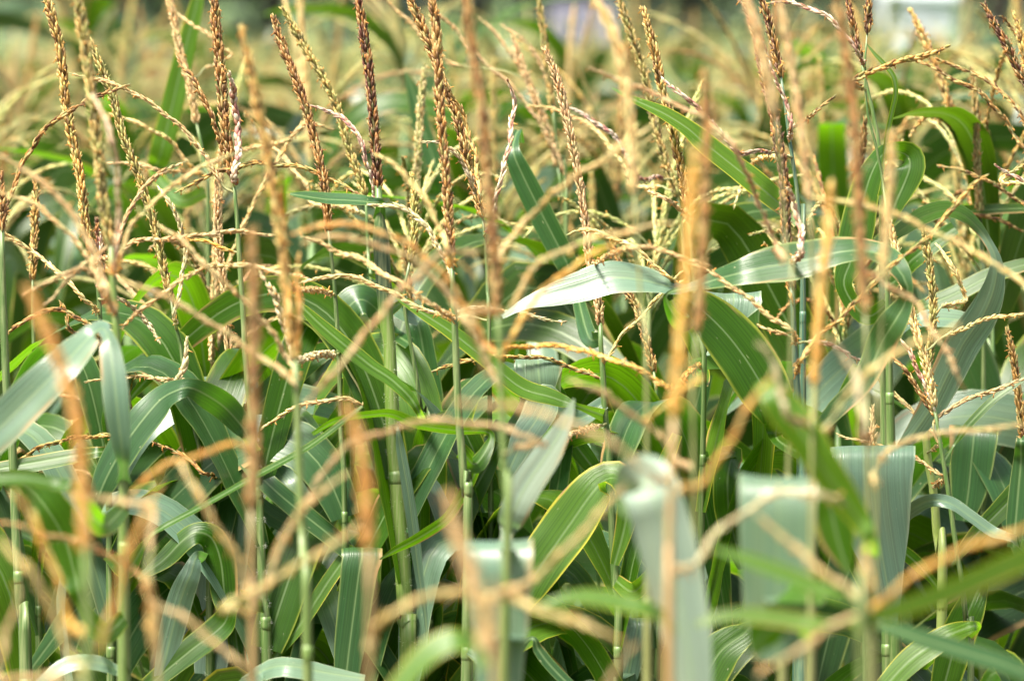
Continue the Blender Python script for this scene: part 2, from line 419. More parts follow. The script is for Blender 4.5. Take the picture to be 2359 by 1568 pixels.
NP = 9
protos = []
LEAFM = ['bleaf', 'bblue', 'bleaf', 'bblue', 'pale', 'bleaf', 'leaf', 'bleaf', 'bblue']
for i in range(NP):
    pl = gen_plant(100 + i)
    e = bpy.data.objects.new('corn_plant', None); COL.objects.link(e); e.empty_display_size = .1
    props(e, 'x', 'corn plant', 'soft corn plants in the rows behind')
    link('stalk', pl['stalk'].mesh('stalk', M['stalk']), e)
    for k, lf in enumerate(pl['leaves']):
        link('leaf', lf.mesh('leaf', M[LEAFM[(i * 3 + k * 2) % len(LEAFM)]]), e)
    t = link('tassel', pl['tassel'].mesh('tassel', M['tassel']), e)
    for b in pl['branches']: link('tassel_branch', b.mesh('tassel_branch', M['tassel']), t)
    protos.append(e)

ORD = 'first second third fourth fifth sixth seventh eighth ninth tenth eleventh twelfth thirteenth fourteenth fifteenth sixteenth seventeenth eighteenth nineteenth twentieth twenty-first twenty-second twenty-third twenty-fourth twenty-fifth twenty-sixth twenty-seventh twenty-eighth twenty-ninth thirtieth'.split()
g = np.random.default_rng(5)
rows = []; d = 5.7
while d < 16.2 and len(rows) < 15:
    rows.append(d); d += .70
used = 0
for ri, d in enumerate(rows):
    half = .50 * d / 5 + .22
    n = int(round(2 * half / .205)); n = min(n, 24)
    xs = np.linspace(-half, half, n) + g.normal(0, .035, n)
    xs.sort()
    for k, x in enumerate(xs):
        y = d + g.normal(0, .09)
        H = CAM_Z - (.13 + g.normal(0, .11))
        if ri < 2: H -= .03
        pi = int(g.integers(0, NP)); sc = H / 2.3; rot = g.uniform(0, 6.28)
        lab = 'blurred corn plant with feathery tassel, %s from left in %s soft row back' % (ORD[k], ORD[ri])
        place_copy(protos[pi], (x, y, 0), rot, sc, lab, 'soft corn plants in the rows behind')
        used += 1
for e in protos:                                             # the patterns themselves are not kept
    for o in [e] + list(e.children_recursive): bpy.data.objects.remove(o)
print('filler plants', used)

# beyond the last countable row the field is one mass
far = [gen_plant(300 + i, hi=False, nleaf=7) for i in range(6)]
mb = MB(); mats = [M['stalk'], M['bleaf'], M['bblue'], M['pale'], M['tassel']]
d = rows[-1] + .75
while d < 30:
    half = .56 * d / 5
    for x in np.arange(-half, half, .24):
        f = far[int(g.integers(0, 6))]; a = g.uniform(0, 6.28); H = CAM_Z - (.25 + g.normal(0, .09)); s = H / 2.3
        T = np.eye(4); T[:2, :2] = [[math.cos(a) * s, -math.sin(a) * s], [math.sin(a) * s, math.cos(a) * s]]; T[2, 2] = s
        T[:3, 3] = (x + g.normal(0, .05), d + g.normal(0, .12), 0)
        mb.merge(f['stalk'], T, 0)
        for q in f['leaves'][:6]: mb.merge(q, T, int(g.integers(1, 4)))
        mb.merge(f['tassel'], T, 4)
        for q in f['branches']: mb.merge(q, T, 4)
    d += .8
props(link('far_corn', mb.mesh('far_corn', mats)), 'far rows of corn melting into a tan and green blur', 'corn field', kind='stuff')

# ------------------------------------------------------------------ beyond the field: trees, a grey shed and a pale stand-in shed
def bark():
    m, nt, out = new_mat('bark'); p = N(nt, 'ShaderNodeBsdfPrincipled'); p.inputs['Base Color'].default_value = (.08, .06, .045, 1); p.inputs['Roughness'].default_value = .9
    n = N(nt, 'ShaderNodeTexNoise'); n.inputs['Scale'].default_value = 8; c = mixc(nt, n.outputs[0], (.04, .03, .02), (.13, .10, .07)); nt.links.new(c, p.inputs['Base Color'])
    nt.links.new(p.outputs[0], out.inputs[0]); return m
def foliage(name, a, b):
    m, nt, out = new_mat(name); p = N(nt, 'ShaderNodeBsdfPrincipled'); p.inputs['Roughness'].default_value = .6
    tc = N(nt, 'ShaderNodeTexCoord'); n = N(nt, 'ShaderNodeTexNoise'); n.inputs['Scale'].default_value = .9; n.inputs['Detail'].default_value = 4
    nt.links.new(tc.outputs['Object'], n.inputs['Vector'])
    nt.links.new(mixc(nt, ramp(nt, n.outputs[0], .35, .65), a, b), p.inputs['Base Color']); nt.links.new(p.outputs[0], out.inputs[0]); return m
M['bark'] = bark(); M['fol'] = foliage('foliage_dark', (.012, .022, .016), (.026, .042, .026)); M['fol2'] = foliage('foliage_blue', (.018, .028, .030), (.032, .046, .044))
wx = lambda px, d: (px - 1179.5) / PX * d
def tree(px, y, h, w, mat, label):
    gg = np.random.default_rng(int(abs(px) + y))
    y = y * 1.25 + 35; x = wx(px, y); w *= 2.0; h *= 1.2
    e = bpy.data.objects.new('tree', None); COL.objects.link(e); e.location = (x, y, 0)
    props(e, label, 'tree', 'trees beyond the field')
    tb = MB(); z = np.linspace(0, h * .75, 8)
    tube(tb, np.stack([np.sin(z * .5) * .15, np.cos(z * .7) * .1, z], 1), np.linspace(h * .03, h * .008, 8), (1, 1, 1), 7)
    for k in range(7):
        z0 = h * gg.uniform(.22, .6); a = k * 2.4; l = w * gg.uniform(.3, .45)
        tube(tb, np.array([[0, 0, z0], [math.cos(a) * l * .5, math.sin(a) * l * .5, z0 + l * .4], [math.cos(a) * l, math.sin(a) * l, z0 + l * .7]]), [h * .012, h * .008, h * .003], (1, 1, 1), 5)
    link('trunk', tb.mesh('trunk', M['bark']), e)
    cb = MB(); cl = gg.normal(0, 1, (26, 3)); cl = unit(cl) * gg.uniform(.2, 1, (26, 1)) ** .5 * np.array([w * .42, w * .42, h * .42]) + [0, 0, h * .52]
    pts = (cl[:, None] + gg.normal(0, 1, (26, 150, 3)) * np.array([w * .11, w * .11, h * .08])).reshape(-1, 3)
    pts = pts[pts[:, 2] > h * .04]; n = len(pts); s = gg.uniform(.10, .24, (n, 1)); a = unit(gg.normal(0, 1, (n, 3))); b = unit(np.cross(a, gg.normal(0, 1, (n, 3))))
    V = np.stack([pts - a * s, pts + b * s * .5, pts + a * s, pts - b * s * .5], 1).reshape(-1, 3)
    cb.add(V, np.arange(4 * n).reshape(-1, 4), (1, 1, 1))
    link('crown', cb.mesh('crown', mat), e)
# x position in the picture -> world
for px, y, h, w, mt, lab in [
    (-60, 62, 8.5, 4.2, 'fol', 'dark blurred tree behind the field at the far left edge'),
    (150, 70, 9.5, 4.6, 'fol2', 'bluish dark blurred tree behind the field, left of the darkest one'),
    (370, 60, 8.8, 3.6, 'fol', 'darkest blurred tree behind the field above the broad upright leaf'),
    (620, 72, 10, 4.6, 'fol', 'dim tree beyond the field behind the pair of leaning brown spikes'),
    (850, 66, 9, 4.0, 'fol2', 'dim bluish tree beyond the field behind the darkest corn spike'),
    (1090, 75, 9.5, 4.8, 'fol', 'dim tree beyond the field left of the lavender grey shed'),
    (1330, 78, 10, 5.0, 'fol2', 'dark tree rising directly behind the lavender grey shed'),
    (1580, 68, 9, 4.4, 'fol', 'dim tree beyond the field right of the lavender grey shed'),
    (1800, 64, 9, 4.2, 'fol', 'dark tree beyond the field left of the whitish stand-in shed'),
    (2020, 82, 10, 4.6, 'fol2', 'dim tree beyond the field behind the whitish stand-in shed'),
    (2290, 70, 9.5, 4.4, 'fol2', 'dim bluish tree beyond the field at the right edge'),
    (2500, 62, 9.5, 4.4, 'fol', 'dark tree beyond the field past the right edge')]:
    tree(px, y, h, w, M[mt], lab)
def shed(px, y, w, h, dp, wall, roof, label, rot=0.0):
    e = bpy.data.objects.new('shed', None); COL.objects.link(e); e.location = (wx(px, y), y, 0); e.rotation_euler = (0, 0, rot); props(e, label, 'shed')
    def mat(n, c):
        m, nt, out = new_mat(n); p = N(nt, 'ShaderNodeBsdfPrincipled'); p.inputs['Roughness'].default_value = .6
        no = N(nt, 'ShaderNodeTexNoise'); no.inputs['Scale'].default_value = 2
        nt.links.new(mixc(nt, no.outputs[0], tuple(v * .9 for v in c), tuple(min(1, v * 1.08) for v in c)), p.inputs['Base Color']); nt.links.new(p.outputs[0], out.inputs[0]); return m
    def box(mb, x0, x1, y0, y1, z0, z1):
        v = [(x, yy, z) for z in (z0, z1) for yy in (y0, y1) for x in (x0, x1)]
        mb.add(v, [(0, 2, 3, 1), (4, 5, 7, 6), (0, 1, 5, 4), (2, 6, 7, 3), (0, 4, 6, 2), (1, 3, 7, 5)])
    def flat(o):
        o.data.polygons.foreach_set('use_smooth', [False] * len(o.data.polygons)); return o
    wm = mat('shed_wall', wall); b = MB()
    b.add([(-w/2, 0, 0), (w/2, 0, 0), (w/2, dp, 0), (-w/2, dp, 0), (-w/2, 0, h), (w/2, 0, h), (w/2, dp, h), (-w/2, dp, h), (-w/2, dp/2, h + .6), (w/2, dp/2, h + .6)],
          [(0, 1, 5, 4), (1, 2, 6, 9, 5), (2, 3, 7, 6), (3, 0, 4, 8, 7)])
    flat(link('wall', b.mesh('wall', wm), e))
    b = MB()
    for sgn in (0, 1):
        ya, yb = (-.15, dp / 2) if sgn == 0 else (dp + .15, dp / 2); za = h - .09
        b.add([(-w/2-.1, ya, za), (w/2+.1, ya, za), (w/2+.1, yb, h+.68), (-w/2-.1, yb, h+.68), (-w/2-.1, ya, za+.08), (w/2+.1, ya, za+.08), (w/2+.1, yb, h+.76), (-w/2-.1, yb, h+.76)],
              [(0, 3, 2, 1), (4, 5, 6, 7), (0, 1, 5, 4), (1, 2, 6, 5), (2, 3, 7, 6), (3, 0, 4, 7)])
    flat(link('roof', b.mesh('roof', mat('shed_roof', roof)), e))
    b = MB(); box(b, -w * .15, w * .15, -.05, -.003, .02, min(2.1, h - .3)); flat(link('door', b.mesh('door', mat('shed_door', tuple(v * .8 for v in wall))), e))
shed(1345, 98, 1.1, 1.45, 2.0, (.10, .10, .13), (.06, .06, .085), 'low lavender grey shed, out of focus at the top centre right')
shed(2115, 90, 1.2, 2.4, 1.6, (.56, .60, .64), (.54, .59, .64), 'pale whitish shed shape standing in for a bright patch at the top right corner')  # added as a stand-in for a bright pale patch above the field
# ------------------------------------------------------------------ the corn plants one can tell apart
# distances in metres from the camera; points in pixels of the study picture.
# PLANTS: key, distance, spikelet style, fatness, tassel spike (tip -> base), stalk below it, width of stalk, label
G_SHARP, G_NEAR, G_SOFT = 'sharp corn plants in the focused row', 'blurred corn plants in front', 'slightly soft corn plants just behind the focused row'
PLANTS = [
('A', 5.05, 'brown', 1.1, [(100,-40),(108,0),(137,103),(150,222),(164,308),(185,410),(197,513),(210,575)], [(224,640),(232,760),(238,900),(250,1100)], 15, 'tall brown tassel spike crossing the top edge near the left corner'),
('S', 4.3, 'olive', 1.15, [(178,-40),(180,0),(205,171),(222,308),(240,480),(255,560)], [(260,655),(268,757),(276,950),(285,1060),(285,1230)], 24, 'olive blurred spike whose thick stalk carries the hooked drooping leaf at left'),
('B', 5.05, 'olive', 1.0, [(203,84),(220,125),(239,171),(263,232),(281,308),(321,410),(352,506),(379,631),(393,682)], [(400,730),(414,785),(426,870),(441,963),(458,1031),(474,1140),(482,1230)], 13, 'yellow-brown curved spike with orange tip leaning from upper left down to the right'),
('Z', 4.9, 'brown', .9, [(2,395),(5,470),(4,530)], [(7,690),(17,928),(30,1050),(36,1200),(51,1440),(60,1560)], 22, 'green stalk at the far left edge with a brown arching branch'),
('C', 5.0, 'brown', 1.25, [(490,-40),(494,0),(499,68),(509,171),(516,273),(527,342),(538,405)], [(541,444),(548,530),(552,600),(560,723),(570,880),(595,1100),(606,1400),(616,1568)], 15, 'thick brown spike with pale pink branch pressed against its right side'),
('P', 5.15, 'tan', .95, [(497,410),(502,518),(509,604),(520,706),(526,792),(533,894),(538,930)], [(541,1000),(541,1200),(545,1400)], 12, 'slim straight tan spike below the thick brown one, ending above the folded leaf'),
('D', 4.1, 'brown', .95, [(554,56),(571,137),(588,222),(608,308),(625,410),(636,490),(649,560),(656,640),(666,740),(680,830)], [(682,870),(687,1000),(692,1135),(699,1306),(709,1560)], 25, 'long blurred orange-brown spike left of centre on a pale green stalk'),
('F', 5.0, 'brown', 1.05, [(627,31),(649,103),(677,171),(701,239),(725,325),(745,410),(757,530)], [(764,600),(770,655),(779,792),(784,928),(787,1040),(795,1250)], 13, 'sharp brown spike leaning left with its tip near the top, left of the darkest spike'),
('F2', 5.3, 'olive', 1.0, [(649,14),(684,79),(718,137),(752,195),(783,267),(806,350),(824,400),(842,450)], [(846,520),(850,640),(855,800)], 11, 'olive spike leaning left just behind and right of the sharp brown one'),
('E', 5.0, 'dark', 1.2, [(824,-40),(826,0),(834,51),(846,137),(856,222),(861,291),(866,359),(871,428)], [(874,500),(878,560),(884,655),(890,740),(895,757),(900,860),(904,963),(910,1060),(914,1100),(921,1203),(928,1306),(935,1443),(940,1568)], 27, 'darkest brown spike, upright near centre left, on a thick hairy green stalk'),
('G', 4.75, 'brown', 1.05, [(994,-40),(997,0),(1005,68),(1010,154),(1013,239),(1022,342),(1029,427),(1036,533),(1041,610)], [(1042,655),(1048,758),(1052,860),(1057,963),(1066,1067),(1071,1160),(1078,1260)], 21, 'long tan-brown upright spike crossing the top edge just left of centre'),
('G2', 5.05, 'brown', 1.1, [(930,-40),(945,0),(972,62),(996,120),(1024,198),(1051,267),(1068,335),(1085,403),(1102,461),(1111,495)], [(1114,520),(1120,580),(1124,700),(1128,900)], 12, 'reddish brown spike slanting behind the tan upright one, with a parallel side branch'),
('H', 3.9, 'brown', 1.1, [(1066,-40),(1075,0),(1085,85),(1099,171),(1113,256),(1119,342),(1126,444),(1133,533),(1147,700)], [(1150,780),(1154,894),(1160,1031),(1167,1180),(1168,1300)], 21, 'blurred brown spike at the centre with many tan branches arching left and right'),
('J', 5.0, 'tan', 1.0, [(1251,106),(1270,147),(1290,205),(1304,263),(1318,328),(1328,383),(1342,461),(1352,533),(1357,590),(1365,638),(1378,696),(1383,744)], [(1384,792),(1389,860),(1394,963),(1403,1033),(1406,1094),(1411,1238),(1418,1360),(1424,1568)], 19, 'sharp tan spike right of centre with a slim green stalk and pink pointed tip'),
('K', 5.2, 'brown', .9, [(1413,563),(1432,625),(1447,672),(1471,723),(1489,785),(1506,853)], [(1512,900),(1518,1000),(1525,1200)], 11, 'short reddish brown spike slanting below the pale striped leaf right of centre'),
('L', 5.0, 'brown', 1.1, [(1480,14),(1495,68),(1512,137),(1526,205),(1543,273),(1557,335),(1574,410),(1583,470)], [(1590,540),(1600,660),(1612,800),(1620,1000)], 14, 'sharp brown spike with tip near the top edge between two blurred tan plumes'),
('L2', 5.5, 'olive', 1.1, [(1422,-30),(1427,0),(1448,62),(1471,130),(1489,191),(1506,267),(1519,328),(1540,393),(1560,451)], [(1570,510),(1580,640),(1590,800)], 12, 'soft olive-brown spike close behind the sharp one right of centre'),
('K2', 3.9, 'tan', 1.0, [(1360,-40),(1372,0),(1410,68),(1436,160),(1448,250),(1454,330),(1461,440)], [(1468,560),(1480,760),(1490,1000)], 16, 'blurred pale tan plume left of the two close brown spikes'),
('M', 3.25, 'orange', .7, [(1600,335),(1597,400),(1590,500),(1580,650),(1565,800),(1552,960)], [(1548,1080),(1543,1200),(1540,1400),(1540,1568)], 26, 'very blurred thick orange spike reaching from mid height to the bottom right of centre'),
('M2', 3.7, 'brown', .75, [(1622,158),(1627,230),(1628,300),(1625,450),(1617,600),(1606,760)], [(1600,900),(1600,1200)], 18, 'blurred brown spike just right of the thick orange one, with a higher tip'),
('N', 4.75, 'dark', 1.2, [(1700,-40),(1717,0),(1734,51),(1751,120),(1765,188),(1782,256),(1795,342),(1806,410),(1809,496),(1813,560),(1824,662)], [(1826,700),(1830,792),(1836,887),(1845,1000),(1850,1150)], 20, 'long dark olive spike on a dark blue-green stalk at the upper right'),
('O', 5.0, 'dark', .95, [(1745,-40),(1754,0),(1771,51),(1789,130),(1799,175)], [(1806,222),(1819,325),(1834,420),(1846,560),(1850,640)], 11, 'short dark spike on a thin smooth green stem beside the long olive spike'),
('O2', 4.0, 'tan', .7, [(1785,-30),(1799,20),(1815,110),(1833,205),(1845,290),(1856,380),(1864,460)], [(1868,540),(1873,700),(1880,900)], 20, 'blurred pinkish tan plume in front of the dark olive spike'),
('Q', 5.0, 'dark', .8, [(1944,-40),(1953,0),(1963,51),(1973,95),(1981,128)], [(1987,154),(2000,212),(2014,273),(2026,345),(2030,480),(2030,640),(2035,900)], 12, 'reddish drooping tassel on a slender stem above the curled folded leaf at right'),
('Q2', 4.95, 'dark', .8, [(2000,-40),(2001,0),(2000,44),(1998,72)], [(1995,115),(1992,170),(1998,260),(2020,345),(2040,470),(2045,700)], 5, 'thin thread-like stem ending in a short braided reddish tassel at upper right'),
('V1', 3.75, 'brown', .9, [(1920,-40),(1929,0),(1946,103),(1963,222),(1973,342),(1980,480),(1985,600),(1993,720)], [(1995,820),(1998,1000),(2002,1250)], 22, 'thick blurred brown spike at upper right in front of the brown horizontal branch'),
('V2', 3.6, 'orange', .75, [(1915,410),(1908,540),(1894,655),(1886,758),(1874,880)], [(1870,1000),(1868,1250)], 20, 'blurred orange spike left of the thick brown one, tip at mid height'),
('W', 3.8, 'tan', .9, [(2055,300),(2052,400),(2046,480),(2040,560),(2035,640)], [(2030,760),(2024,900),(2020,1200)], 15, 'blurred pale tan spike in front of the curled folded leaf'),
('X', 5.6, 'olive', .9, [(2236,152),(2243,205),(2249,273),(2253,410),(2258,500)], [(2262,600),(2266,800)], 12, 'soft thin upright spike behind the right side, pale tip above the canopy'),
('X2', 4.9, 'dark', 1.0, [(2264,7),(2288,51),(2322,109),(2345,160),(2375,215),(2392,260)], [(2405,330),(2420,600)], 13, 'dark smooth spike leaning in from the top right corner'),
('X3', 5.3, 'brown', .95, [(2333,25),(2346,62),(2356,110),(2372,180)], [(2385,260),(2395,500)], 11, 'small reddish spike cut by the right edge near the top corner'),
('T', 4.9, 'tan', .95, [(2046,500),(2060,560),(2080,640),(2096,706),(2113,775),(2130,826),(2147,904),(2152,935)], [(2157,960),(2165,1014),(2171,1050),(2185,1135),(2202,1255),(2216,1340),(2228,1460),(2236,1568)], 14, 'lower right tassel of several pink and brown branches on a slender green stalk'),
('T2', 5.05, 'brown', .9, [(2318,751),(2332,809),(2342,877),(2352,963),(2360,1040)], [(2366,1120),(2375,1300)], 12, 'small brown spike at the right edge at mid height'),
('T3', 5.1, 'olive', .9, [(2120,500),(2140,600),(2150,720),(2140,840)], [(2136,930),(2134,1033),(2151,1135),(2161,1272),(2170,1400)], 23, 'thick yellow-green stalk left of the slender lower right stalk'),
('U', 4.9, 'tan', .8, [(2009,932),(2011,1000),(2008,1090),(2008,1197)], [(2004,1260),(2000,1350),(1994,1450),(1992,1568)], 10, 'thin tan spike standing right in front of the broad hanging striped leaf'),
('Y', 3.15, 'orange', .95, [(58,655),(82,706),(113,775),(147,860),(171,945),(186,1040),(191,1135),(195,1272)], [(198,1400),(202,1568)], 24, 'very blurred bright orange spike at lower left with branches fanning at the bottom'),
('Y2', 3.5, 'brown', 1.05, [(581,518),(584,621),(585,760),(585,928),(584,1033),(579,1169)], [(579,1340),(582,1511),(583,1568)], 20, 'blurred tall brown spike left of centre with tan branches low down'),
('Y3', 3.1, 'orange', .95, [(790,925),(812,965),(829,1020),(840,1100),(845,1190),(847,1260)], [(849,1374),(850,1568)], 16, 'very blurred orange spike at lower centre left with a fat curled top'),
('Y4', 2.9, 'tan', 1.05, [(1030,1130),(1050,1220),(1080,1310),(1105,1400),(1125,1500)], [(1135,1568),(1140,1640)], 20, 'very blurred tan spike at the bottom centre in front of the pale hanging leaf'),
('Y5', 3.1, 'tan', 1.0, [(1990,1260),(1995,1310),(2000,1370)], [(2000,1410),(1990,1500),(1985,1568)], 22, 'nearest plant at lower right, its branches and leaves meeting in one blurred knot'),
('Y6', 3.4, 'brown', .9, [(338,1333),(345,1370),(352,1430),(358,1500)], [(362,1568),(365,1640)], 14, 'short blurred reddish brown spike tip near the bottom left'),
('E2', 5.15, 'olive', .9, [(945,395),(955,444),(954,533),(945,600)], [(930,680),(940,760),(957,850),(968,930),(975,970),(990,1100)], 12, 'small olive spike and slanting green stalk right of the thick hairy one'),
('R1', 5.2, 'brown', .9, [(82,400),(82,470),(79,540),(75,640)], [(76,720),(80,900),(85,1200)], 12, 'soft short dark spike between the left edge and the tall brown one'),
('A2', 5.2, 'dark', .9, [(222,500),(232,600),(240,680),(244,760)], [(246,860),(250,1000)], 13, 'dark slim spike hidden close behind the thick olive stalk at left'),
('M3', 3.9, 'tan', 1.0, [(1700,-40),(1730,30),(1760,140),(1785,260)], [(1800,400),(1810,600),(1820,900)], 14, 'blurred sandy plume rising between the dark olive spike and the brown spikes'),
('N2', 5.9, 'tan', 1.0, [(1180,80),(1200,140),(1230,220),(1262,300),(1285,380)], [(1297,470),(1305,600)], 12, 'soft tan spike leaning left behind the pink-tipped spike'),
('N3', 5.9, 'olive', 1.0, [(1240,-20),(1250,60),(1262,150),(1272,240)], [(1290,400),(1302,520)], 10, 'soft dark olive spike rising above and behind the pink-tipped spike'),
('N4', 5.7, 'tan', 1.0, [(380,-30),(400,40),(412,110),(435,190),(452,280)], [(470,380),(480,600)], 11, 'soft tan spike leaning left between the curved and the thick brown spikes'),
('Hm', 5.35, 'olive', .8, [(930,560),(940,640),(950,720)], [(965,850),(985,1050),(1000,1250)], 16, 'low olive stalk half hidden behind the blue-green leaf at the centre'),
]
